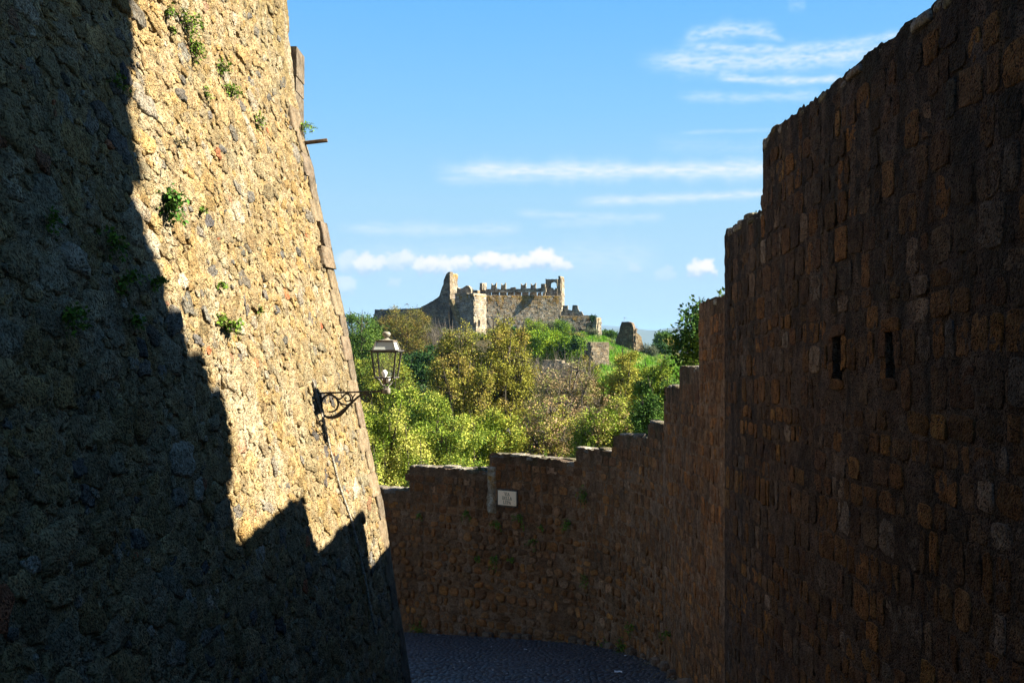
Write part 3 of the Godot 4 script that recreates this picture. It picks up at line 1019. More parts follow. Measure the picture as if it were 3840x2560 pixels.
func wall_plant(label: String, at: Vector3, nrm: Vector3, size: float, leaves: int, leaf: float, cols: Array, droop: float, group: String, called := "wall_plant", stretch := 1.0) -> void:
	var t := thing(called, label, "plant", at, group)
	var g := Geo.new()
	var st := Geo.new()
	var stems := maxi(4, leaves / 16)
	for k in stems:
		var dir := (nrm * rng.randf_range(0.25, 0.9) + Vector3(rng.randf_range(-1, 1), rng.randf_range(-0.8, 1.0) * stretch - droop, rng.randf_range(-1, 1)) * 0.75).normalized()
		var L := size * rng.randf_range(0.5, 1.1)
		var pts := [-nrm * 0.03, nrm * 0.03 + dir * L * 0.3, dir * L * 0.7 + Vector3(0, -droop * L * 0.15, 0), dir * L + Vector3(0, -droop * L * 0.5, 0)]
		ring_tube(st, pts, [0.004, 0.003, 0.0025, 0.0015], 4, col(0.10, 0.09, 0.04))
		for j in leaves / stems:
			var f := rng.randf_range(0.2, 1.05)
			var p: Vector3 = (pts[0] as Vector3).bezier_interpolate(pts[1], pts[2], pts[3], minf(f, 1.0))
			p += Vector3(rng.randfn(), rng.randfn(), rng.randfn()) * size * 0.10
			var ld := (dir * 0.5 + Vector3(rng.randfn(), rng.randfn() - droop * 0.4, rng.randfn()) * 0.8).normalized()
			leaf_at(g, p, ld, (Vector3.UP + nrm + Vector3(rng.randfn(), rng.randfn(), rng.randfn()) * 0.5).normalized(), leaf * rng.randf_range(0.6, 1.25), vary(pick(cols), 0.3, 0.15))
	part(t, "foliage", g, M.leaf)
	part(t, "stems", st, M.plain)

func on_bastion(nx: float, ny: float) -> Array:      # where a line of sight meets the bastion: [distance along, height]
	var a := (nx - 1920.0) / 3733.0
	var b := (1280.0 - ny) / 3733.0
	var lo := 4.0
	var hi := 16.5
	for k in 40:
		var mid := (lo + hi) * 0.5
		if a * mid < bastion_x(b * mid, mid):
			hi = mid
		else:
			lo = mid
	return [lo, b * lo]

func build_plants() -> void:
	var fresh := [col(0.10, 0.18, 0.02), col(0.14, 0.22, 0.03), col(0.07, 0.13, 0.02)]
	var deep := [col(0.05, 0.12, 0.02), col(0.065, 0.15, 0.025), col(0.035, 0.085, 0.02)]
	var dry := [col(0.32, 0.27, 0.18), col(0.18, 0.17, 0.08), col(0.25, 0.22, 0.14)]
	var grp := "plants growing from the bastion"
	var list := [
		[690, 85, 0.22, 170, 0.035, fresh, 0.4, "long trailing green plant near the top of the sunlit bastion"],
		[722, 160, 0.20, 150, 0.035, fresh, 0.8, "drooping green tuft just under the long trailing plant"],
		[612, 45, 0.13, 80, 0.03, fresh, 0.2, "small green tuft highest on the sunlit bastion"],
		[640, 118, 0.08, 40, 0.03, fresh, 0.2, "tiny green sprig left of the trailing plant"],
		[822, 250, 0.17, 110, 0.034, fresh, 0.2, "loose green plant on the bastion between two others near the plaster"],
		[855, 330, 0.20, 130, 0.034, fresh, 0.3, "spreading green plant on the bastion below the loose one"],
		[750, 345, 0.12, 50, 0.03, fresh, 0.3, "thin green sprig beside a grey stone high on the bastion"],
		[958, 455, 0.13, 80, 0.034, fresh, 0.3, "small round plant on the bastion well left of the wooden beam"],
		[660, 530, 0.15, 60, 0.03, dry, 0.1, "dried grey plant on the sunlit bastion"],
		[608, 745, 0.24, 330, 0.045, deep, 0.5, "dense dark green bush on the edge of the shadow, largest on the bastion"],
		[838, 1225, 0.21, 170, 0.04, fresh, 0.3, "bright leafy bush in the middle of the sunlit bastion"],
		[815, 1065, 0.09, 50, 0.03, fresh, 0.2, "small plant above the bright leafy bush"],
		[955, 1155, 0.12, 50, 0.03, fresh, 0.4, "sparse hanging sprig right of the bright leafy bush"],
		[745, 800, 0.08, 40, 0.03, fresh, 0.2, "tiny sprig right of the dense dark bush"],
		[405, 905, 0.20, 120, 0.04, fresh, 0.4, "green plant in the shade, level with the dense bush but left"],
		[455, 1050, 0.20, 110, 0.04, fresh, 0.4, "green plant in the shade below another, left of the shadow edge"],
		[240, 1175, 0.18, 120, 0.04, fresh, 0.5, "green plant far left in the shaded bastion"],
		[490, 1205, 0.12, 80, 0.036, fresh, 0.3, "small green plant in the shade level with the bright bush"],
		[425, 315, 0.15, 70, 0.036, fresh, 0.3, "green plant in the shade high on the bastion"],
		[565, 1060, 0.13, 70, 0.036, fresh, 0.3, "green sprig at the edge of the shade on the bastion"],
		[158, 830, 0.17, 80, 0.036, fresh, 0.4, "green plant at the far left edge of the shaded bastion"]]
	for q in list:
		var w := on_bastion(q[0], q[1])
		wall_plant(q[7], bastion_at(w[0], w[1], 0.015), Vector3(0.97, 0.2, 0.12), q[2] * 1.05, int(q[3] * 1.5), q[4] * 1.2, q[5], q[6], grp)
	wall_plant("green plant hanging from the bastion's corner above the wooden beam", bastion_at(CORNER - 0.05, 3.42, 0.02), Vector3(0.9, 0.1, 0.3), 0.22, 190, 0.036, fresh, 0.7, grp)
	# on the wall with the sign: ratio x / d, height
	var grp2 := "plants growing from the street wall"
	var mid := [
		[1346.5, 1126, 0.30, 130, "tall plant highest on the right half of the street wall"],
		[1075, 1175, 0.28, 110, "plant on the wall left of the pale strip"],
		[1142, 1197, 0.24, 120, "plant at the foot of the pale strip"],
		[1201, 1184, 0.27, 110, "plant just below and right of the street sign"],
		[1312, 1195, 0.28, 110, "upright plant between the sign and the bend of the wall"],
		[1226, 1240, 0.28, 100, "hanging plant in the middle of the street wall"],
		[1140, 1276, 0.32, 130, "broad plant low under the pale strip"],
		[1100, 1275, 0.16, 60, "small plant left of the broad one"],
		[1175, 1282, 0.18, 60, "small plant right of the broad one"],
		[1350, 1323, 0.24, 80, "plant low on the right half of the street wall"],
		[967, 1179, 0.15, 50, "small plant near the left end of the street wall"],
		[1248, 1209, 0.13, 50, "tiny plant right of the hanging one"],
		[1461, 1437, 0.24, 80, "small green plant low beside the bend of the wall"],
		[1542, 1450, 0.22, 80, "green plant low on the right wall near the road"]]
	for q in mid:
		var a: float = (q[0] - 1176.0) / 2287.0
		var s := s_at(a)
		var wp := wall_point(s)
		var y: float = (784.0 - q[1]) / 2287.0 * wp[0].y
		wall_plant(q[4], wall_at(-s, y, 0.03), wp[1], q[2], q[3], 0.05, fresh, 0.5, grp2)
	for q in [[1436, 1492, 0.32, 150, "low weeds at the foot of the wall by the bend"], [1395, 1485, 0.22, 90, "weeds at the foot of the wall left of the bend"], [965, 1443, 0.35, 130, "weeds at the foot of the wall by the bastion"]]:
		var s := s_at((q[0] - 1176.0) / 2287.0)
		var wp := wall_point(s)
		wall_plant(q[4], wall_at(-s, road_y(wp[0].y) + 0.03, 0.05), (wp[1] + Vector3(0, 0.5, 0)).normalized(), q[2], q[3], 0.05, fresh, -0.2, "weeds along the foot of the wall", "weed")
	for q in [[1063, 0.22, 120, "bright weed on top of the left stretch of the street wall"], [1098, 0.22, 130, "leafy weed on the wall top beside the step"], [1245, 0.17, 80, "small weed on the wall top right of the sign"], [925, 0.30, 170, "mat of weeds on the lowest step by the bastion"], [970, 0.2, 80, "weed on the wall top at the left end"]]:
		var s := s_at((q[0] - 1176.0) / 2287.0)
		wall_plant(q[3], wall_at(-s, top_of(s) + 0.04, -0.12), Vector3.UP, q[1], q[2], 0.04, fresh, 0.1, "weeds on the wall tops", "weed")

	for q in [[13.4, 0.14, 70, "weed on the second step of the right wall"], [15.4, 0.15, 70, "weed on the third step of the right wall"], [17.6, 0.18, 90, "weed on the step under the overhanging bush"], [22.6, 0.16, 80, "weed on the wall top at the bend"]]:
		wall_plant(q[3], wall_at(-q[0], top_of(q[0]) + 0.03, -0.14), Vector3.UP, q[1], q[2], 0.04, fresh, 0.1, "weeds on the wall tops", "weed")

# ---------------------------------------------------------------- beam, birds, litter
func build_small_things() -> void:
	var w := on_bastion(1126, 540)
	var at := bastion_at(CORNER - 0.08, 3.13, 0.0)
	var t := thing("wooden_beam", "weathered squared wooden beam end sticking out of the bastion's corner", "beam", at)
	var g := Geo.new()
	lump(g, Vector3(0.13, 0.015, 0), Vector3(0.245, 0.028, 0), Vector3(-0.003, 0.024, 0), Vector3(0, 0, 0.035), col(0.20, 0.13, 0.075), 0.02, 0.01, 5)
	part(t, "timber", g, M.wood)
	bird(Vector3((1526.0 - 1920.0) / 3733.0 * 75.0, (1280.0 - 1141.0) / 3733.0 * 75.0, -75.0), 0.22, 1.0, 0.35, "black bird flying above the castle's left wall")
	bird(Vector3((1905.0 - 1920.0) / 3733.0 * 33.0, (1280.0 - 1613.0) / 3733.0 * 33.0, -33.0), 0.13, 1.9, 1.0, "dark bird flying in front of the trees with its wings down")
	var papers := [[2318, 2520, 0.10, "largest white paper scrap lying on the cobbled road"], [2375, 2450, 0.07, "white paper scrap by the weeds at the bend"], [1970, 2436, 0.05, "small white scrap in the middle of the road"], [2345, 2460, 0.04, "tiny white scrap left of the paper by the weeds"]]
	for q in papers:
		var b: float = (1280.0 - q[1]) / 3733.0
		var d := 12.0
		while b * d > road_y(d) + 0.02:
			d += 0.01
		var p := thing("paper_scrap", q[3], "litter", Vector3((q[0] - 1920.0) / 3733.0 * d, road_y(d) + 0.02, -d), "litter on the road")
		var pg := Geo.new()
		for j in 3:
			for i in 4:
				pg.add(Vector3((i / 3.0 - 0.5) * q[2] * 1.5, 0.012 + 0.02 * rng.randf(), (j / 2.0 - 0.5) * q[2]), col(0.75, 0.75, 0.74))
		for j in 2:
			for i in 3:
				var a := j * 4 + i
				pg.quad(a, a + 4, a + 5, a + 1)
		part(p, "paper", pg, M.plain)
	# fallen leaves and crumbs
	var lit := Geo.new()
	for k in 170:
		var x := rng.randf_range(-2.5, 3.0)
		var d := rng.randf_range(17.5, 27.5)
		if wall_side(x, d) > -0.1:
			continue
		var a := rng.randf() * TAU
		leaf_at(lit, Vector3(x, road_y(d) + 0.025, -d), Vector3(cos(a), rng.randf_range(-0.1, 0.3), sin(a)).normalized(), Vector3.UP, rng.randf_range(0.03, 0.065), vary(pick([col(0.45, 0.42, 0.36), col(0.30, 0.22, 0.10), col(0.6, 0.58, 0.55)]), 0.2))
	for k in 260:       # drifted against the foot of the wall
		var s := rng.randf_range(17.0, 33.0)
		var wp := wall_point(s)
		var p := wall_at(-s, road_y(wp[0].y) + 0.03, 0.08 + absf(rng.randfn()) * 0.16)
		var a := rng.randf() * TAU
		leaf_at(lit, p, Vector3(cos(a), rng.randf_range(0.0, 0.5), sin(a)).normalized(), Vector3.UP, rng.randf_range(0.03, 0.07), vary(pick([col(0.24, 0.18, 0.09), col(0.30, 0.22, 0.10), col(0.18, 0.17, 0.07)]), 0.25))
	var lo := part(self, "fallen_leaves", lit, M.plain, true)
	lo.set_meta("label", "pale fallen leaves and crumbs scattered over the cobbled road")
	lo.set_meta("category", "leaves")

func bird(at: Vector3, half_span: float, sweep: float, size: float, label: String) -> void:
	var t := thing("bird", label, "bird", at, "birds in flight")
	t.rotation = Vector3(0.1, 1.15, 0.12)
	var c := col(0.015, 0.015, 0.02)
	var body := Geo.new()
	var L := half_span * 0.62
	ring_tube(body, [Vector3(-L, 0, 0), Vector3(-L * 0.75, 0.01, 0), Vector3(-L * 0.2, 0.02, 0), Vector3(L * 0.4, 0.02, 0), Vector3(L * 0.75, 0.045 * size, 0), Vector3(L, 0.05 * size, 0), Vector3(L * 1.25, 0.04 * size, 0)], [L * 0.10, L * 0.16, L * 0.26, L * 0.24, L * 0.17, L * 0.13, 0.003], 8, c)
	part(t, "body", body, M.plain)
	for s in [-1.0, 1.0]:
		var g := Geo.new()
		var w := half_span * 0.42
		var idx := []
		for j in 6:
			var f := j / 5.0
			var out := Vector3(-0.25 * f * f * half_span, (0.12 * sin(f * 2.4) - sweep * f * f * 0.55) * half_span, s * half_span * f * (1.0 - 0.12 * sweep * f))
			var ch := w * (1.0 - 0.75 * f * f)
			for q in [[0.6, 0.012], [0.0, 0.03], [-0.8, 0.0], [-0.8, -0.006], [0.0, -0.012]]:
				idx.append(g.add(out + Vector3(q[0] * ch, q[1] * half_span, 0), c))
		for j in 5:
			for i in 5:
				g.quad(j * 5 + i, j * 5 + (i + 1) % 5, (j + 1) * 5 + (i + 1) % 5, (j + 1) * 5 + i)
		part(t, "wing", g, M.plain)
	var tail := Geo.new()
	tail.box(Vector3(-L * 1.25, 0, 0), Vector3(L * 0.35, 0, 0), Vector3(0, 0.008, 0), Vector3(0, 0, L * 0.16), c)
	part(t, "tail", tail, M.plain)

# ---------------------------------------------------------------- the land
func land_y(x: float, d: float) -> float:
	if d < 31.0:
		return road_y(clampf(d, -20.0, 31.0)) - 1.6 - clampf((d - 20.0) * 0.12, 0.0, 1.3)
	var y := lerpf(-11.9, -15.0, smoothstep(31.0, 50.0, d))
	y = lerpf(y, -1.2, smoothstep(84.0, 141.0, d))
	y += 2.2 * smoothstep(128.0, 146.0, d) * exp(-pow((x - 1.0) / 16.0, 2))
	y += 1.0 * exp(-pow((x - 13.0) / 6.0, 2)) * exp(-pow((d - 136.0) / 12.0, 2))
	y -= 1.5 * smoothstep(10.0, 19.0, x) * smoothstep(105.0, 128.0, d)
	y = lerpf(y, -9.0, smoothstep(165.0, 230.0, d))
	y = lerpf(y, -46.0, smoothstep(230.0, 1600.0, d))
	if d > 60.0:
		y += 0.5 * na.get_noise_2d(x * 5.0, d * 5.0) * clampf((d - 60.0) / 40.0, 0, 1)
	return y

func build_land() -> void:
	var g := Geo.new()
	var ds := [-60.0, -30.0, -10.0, 0.0, 10.0, 16.0, 20.0, 24.0, 28.0]
	var d := 31.0
	while d < 200.0:
		ds.append(d)
		d += 2.2
	while d < 9500.0:
		ds.append(d)
		d *= 1.09
	var nx := 90
	for dd in ds:
		for i in nx + 1:
			var f := 2.0 * i / nx - 1.0
			var x: float = (signf(f) * pow(absf(f), 1.5)) * (70.0 + maxf(dd, 0.0) * 1.0)
			var mead := clampf((x - 3.0) / 6.0, 0, 1) * clampf((dd - 95.0) / 15.0, 0, 1) * clampf((175.0 - dd) / 15.0, 0, 1)
			var n := 0.5 + 0.5 * na.get_noise_2d(x * 9.0, dd * 9.0)
			var c := col(0.06, 0.065, 0.022).lerp(col(0.13, 0.10, 0.055), n)
			c = c.lerp(col(0.11, 0.24, 0.025).lerp(col(0.24, 0.24, 0.09), clampf(n * 1.8 - 0.7, 0, 1)), mead)
			g.add(Vector3(x, land_y(x, dd), -dd), c)
	for j in ds.size() - 1:
		for i in nx:
			var a := j * (nx + 1) + i
			g.quad(a, a + 1, a + nx + 2, a + nx + 1)
	structure("ground", g, M.ground)
	# far ridges
	for r in [[5200.0, 62.0, 26.0, 3.0, 0.0], [7600.0, 118.0, 40.0, 11.0, 500.0]]:
		var h := Geo.new()
		var n := 160
		for i in n + 1:
			var x: float = (2.0 * i / n - 1.0) * r[0] * 0.9
			var y: float = r[1] + r[2] * na.get_noise_1d(x * 0.05 + r[3]) + r[2] * 0.25 * nb.get_noise_1d(x * 0.2)
			if r[4] > 0.0:
				y = r[1] * (0.35 + 0.65 * exp(-pow((x - 500.0) / 900.0, 2))) + r[2] * 0.6 * na.get_noise_1d(x * 0.06 + r[3])
			h.add(Vector3(x, -60, -r[0] + 700.0), col(0.05, 0.07, 0.03))
			h.add(Vector3(x, y, -r[0]), col(0.05, 0.065, 0.03))
			h.add(Vector3(x, -60, -r[0] - 900.0), col(0.05, 0.07, 0.03))
		for i in n:
			for k in 2:
				h.quad(i * 3 + k, (i + 1) * 3 + k, (i + 1) * 3 + k + 1, i * 3 + k + 1)
		structure("hills", h, M.plain)

# ---------------------------------------------------------------- trees
class Leaves:          # many sprigs joined into one mesh
	var v := PackedVector3Array()
	var n := PackedVector3Array()
	var c := PackedColorArray()
	var t := PackedInt32Array()
	func put(sprig: Array, at: Transform3D, tint: Color) -> void:
		var first := v.size()
		v.append_array(at * (sprig[0] as PackedVector3Array))
		n.append_array(Transform3D(at.basis.orthonormalized(), Vector3.ZERO) * (sprig[1] as PackedVector3Array))
		var k := PackedColorArray()
		k.resize(sprig[0].size())
		k.fill(tint)
		c.append_array(k)
		for i in sprig[2]:
			t.append(first + i)
	func into(parent: Node, called: String, mat: Material) -> MeshInstance3D:
		var arr := []
		arr.resize(Mesh.ARRAY_MAX)
		arr[Mesh.ARRAY_VERTEX] = v
		arr[Mesh.ARRAY_NORMAL] = n
		arr[Mesh.ARRAY_COLOR] = c
		arr[Mesh.ARRAY_INDEX] = t
		var m := ArrayMesh.new()
		m.add_surface_from_arrays(Mesh.PRIMITIVE_TRIANGLES, arr)
		m.surface_set_material(0, mat)
		var o := MeshInstance3D.new()
		o.name = called
		o.mesh = m
		parent.add_child(o, true)
		return o

func make_leaves() -> void:
	# sprigs of separate leaves; each crown is many of them
	for q in [["broad", 9, 0.30, 0.115], ["small", 10, 0.26, 0.090], ["fine", 9, 0.34, 0.094], ["dense", 9, 0.24, 0.135]]:
		var sprigs := []
		for k in 3:
			var g := Geo.new()
			for j in q[1]:
				var dir := Vector3(rng.randfn(), rng.randfn(), rng.randfn()).normalized()
				var p: Vector3 = dir * q[2] * pow(rng.randf(), 0.6)
				var ld := (dir + Vector3(rng.randfn(), rng.randfn() - 0.4, rng.randfn()) * 0.7).normalized()
				leaf_at(g, p, ld, Vector3(rng.randfn() * 0.7, 1, rng.randfn() * 0.7).normalized(), q[3] * rng.randf_range(0.7, 1.25), Color.WHITE)
			var arr := g.mesh().surface_get_arrays(0)
			sprigs.append([arr[Mesh.ARRAY_VERTEX], arr[Mesh.ARRAY_NORMAL], arr[Mesh.ARRAY_INDEX]])
		LEAF[q[0]] = sprigs

func N(nx: float, ny: float, d: float) -> Vector3:       # a point of the layout sketch at its distance
	return Vector3((nx - 1920.0) / 3733.0 * d, (1280.0 - ny) / 3733.0 * d, -d)

func tree(called: String, label: String, category: String, group: String, o: Dictionary) -> void:
	# o: c (crown centre), r (radii), n (sprigs), leaf, cols, lobes, scale, twigs, gap
	var c: Vector3 = o.c
	var r: Vector3 = o.r
	var floor_y := land_y(c.x, -c.z)
	var root := Vector3(c.x + rng.randf_range(-0.3, 0.3), minf(floor_y - 0.1, c.y - r.y * 0.6), c.z)
	var t := thing(called, label, category, root, group)
	var cc := c - root
	var bark: Color = o.get("bark", col(0.13, 0.11, 0.085))
	var lobes := []
	var nl: int = o.get("lobes", 22)
	var np: int = o.get("plumes", 0)
	var stems := []
	if np > 0:       # upright plumes of unequal height, each a tapering column of lobes
		for k in np:
			var a := 2.39996 * k + rng.randf() * 0.7
			var f := sqrt((k + 0.3) / np) * 0.86
			var foot := cc + Vector3(cos(a) * f * r.x, -r.y * 0.75, sin(a) * f * r.z)
			var reach := (1.0 - 0.5 * f * f) * rng.randf_range(0.78, 0.98)
			if k == 0:
				reach = 0.97
			var head := Vector3(foot.x + rng.randf_range(-0.12, 0.12) * r.x, cc.y + r.y * (2.0 * reach - 1.0) * 0.95, foot.z)
			var steps := maxi(4, int((head.y - foot.y) / (r.x * 0.34)))
			for q in steps:
				var h := float(q) / (steps - 1)
				var w := r.x * lerpf(0.46, 0.24, h * h) * rng.randf_range(0.85, 1.2)
				lobes.append([foot.lerp(head, h) + Vector3(rng.randfn(), rng.randfn(), rng.randfn()) * r.x * 0.11, w])
			stems.append([foot, head])
		nl = lobes.size()
	for k in (0 if np > 0 else nl):
		var y := 1.0 - 2.0 * (k + 0.5) / nl
		var a := 2.39996 * k + rng.randf() * 0.8
		var e := sqrt(maxf(0.0, 1.0 - y * y))
		var f := rng.randf_range(0.50, 0.82) if k % 4 else rng.randf_range(0.1, 0.4)
		var taper: float = 1.0 - o.get("cone", 0.0) * maxf(y, 0.0)
		var p := cc + Vector3(cos(a) * e * r.x * taper, y * r.y, sin(a) * e * r.z * taper) * f
		lobes.append([p, rng.randf_range(0.30, 0.46) * (r.x + r.y + r.z) / 3.0 * lerpf(1.1, 0.75, maxf(y, 0.0))])
	# trunk and limbs
	var tg := Geo.new()
	var tr: float = o.get("trunk", clampf((cc.y + r.y) * 0.018, 0.05, 0.4))
	var fork := cc + Vector3(0, -r.y * 0.55, 0)
	if fork.y < 0.4:
		fork.y = 0.4
	ring_tube(tg, smooth_path([Vector3(0, 0, 0), Vector3(rng.randf_range(-0.2, 0.2), fork.y * 0.5, rng.randf_range(-0.2, 0.2)), fork, cc + Vector3(0, r.y * 0.2, 0)], 4), range(13).map(func(k): return tr * (1.0 - 0.065 * k)), 8, bark)
	part(t, "trunk", tg, M.bark)
	var bg := Geo.new()
	for q in stems:
		var m: Vector3 = q[0].lerp(q[1], 0.5) + Vector3(rng.randfn(), 0, rng.randfn()) * r.x * 0.05
		ring_tube(bg, smooth_path([fork - Vector3(0, r.y * 0.25, 0), q[0], m, q[1] + Vector3(0, 0.1, 0)], 4), range(13).map(func(n): return lerpf(tr * 0.5, 0.012, n / 12.0)), 5, bark)
	for q in (lobes if np == 0 else lobes.filter(func(_q): return rng.randf() < 0.6)):
		var p0 := fork.lerp(cc, rng.randf() * 0.8)
		var mid: Vector3 = p0.lerp(q[0], 0.55) + Vector3(0, -0.12 * r.y, 0)
		ring_tube(bg, [p0, mid, q[0], q[0] + (q[0] - mid) * 0.5 + Vector3(0, q[1] * 0.4, 0)], [tr * 0.42, tr * 0.3, tr * 0.16, 0.008], 5, bark)
		var tw: int = o.get("twigs", 4)
		for k in tw:
			var dir := Vector3(rng.randfn(), rng.randfn() + 0.7, rng.randfn()).normalized()
			var e: Vector3 = q[0] + dir * q[1] * rng.randf_range(0.7, 1.35)
			ring_tube(bg, [q[0], q[0].lerp(e, 0.5) + Vector3(rng.randfn(), rng.randfn(), rng.randfn()) * 0.08 * q[1], e], [tr * 0.14, tr * 0.09, 0.005], 4, bark)
	part(t, "branches", bg, M.bark)
	# leaves
	var total: int = o.n
	var sc: float = o.get("scale", 1.0)
	var gap: float = o.get("gap", -0.12)
	var sets: Array = LEAF[o.leaf]
	var leaves := Leaves.new()
	var off := rng.randf() * 500.0
	var fr: float = 26.0 / maxf(0.6, (r.x + r.y) * 0.25)
	var placed := 0
	var tries := 0
	while placed < total and tries < total * 5:
		tries += 1
		var q: Array = lobes[rng.randi() % nl]
		var dir := Vector3(rng.randfn(), rng.randfn() + 0.25, rng.randfn()).normalized()
		var p: Vector3 = q[0] + dir * q[1] * (1.0 - 0.75 * rng.randf() * rng.randf())
		var e := (p - cc) / r
		if np == 0 and e.length() > 1.12:
			continue
		if na.get_noise_3d(p.x * fr + off, p.y * fr, p.z * fr) < gap:
			continue
		var b := Basis.from_euler(Vector3(rng.randf() * TAU, rng.randf() * TAU, rng.randf() * TAU)).scaled(Vector3.ONE * sc * rng.randf_range(0.7, 1.25))
		var w := rng.randi() % 3
		var tone := na.get_noise_3d(p.x * 14.0 + off, p.y * 14.0, p.z * 14.0)
		var cols: Array = o.cols
		var at := clampf(0.5 + tone * 1.1 + rng.randfn() * 0.24, 0.0, 0.999) * cols.size()
		leaves.put(sets[w], Transform3D(b, p), vary(cols[int(at)], 0.2, 0.08))
		placed += 1
	leaves.into(t, "crown", M.leaf)

func twiggy(called: String, label: String, at: Vector3, w: float, h: float, stems: int, c: Color, group: String) -> void:      # bare brushwood
	var t := thing(called, label, "shrub", at, group)
	var g := Geo.new()
	for k in stems:
		var a := rng.randf() * TAU
		var lean := Vector3(cos(a), 0, sin(a)) * rng.randf_range(0.1, 1.0) * w
		var b0 := Vector3(rng.randfn(), 0, rng.randfn()) * w * 0.25
		var top := b0 + lean + Vector3(0, h * rng.randf_range(0.6, 1.1), 0)
		var m := b0.lerp(top, 0.5) + Vector3(rng.randfn(), rng.randfn(), rng.randfn()) * 0.06 * h
		ring_tube(g, [b0, m, top], [0.035, 0.022, 0.008], 4, vary(c, 0.2))
		for j in 7:
			var p0 := m.lerp(top, rng.randf()) if rng.randf() < 0.7 else b0.lerp(m, rng.randf_range(0.4, 1.0))
			var e := p0 + Vector3(rng.randfn() * 0.5, absf(rng.randfn()) * 0.6 + 0.2, rng.randfn() * 0.5) * h * 0.28
			ring_tube(g, [p0, e], [0.014, 0.005], 3, vary(c, 0.25))
	part(t, "stems", g, M.bark)

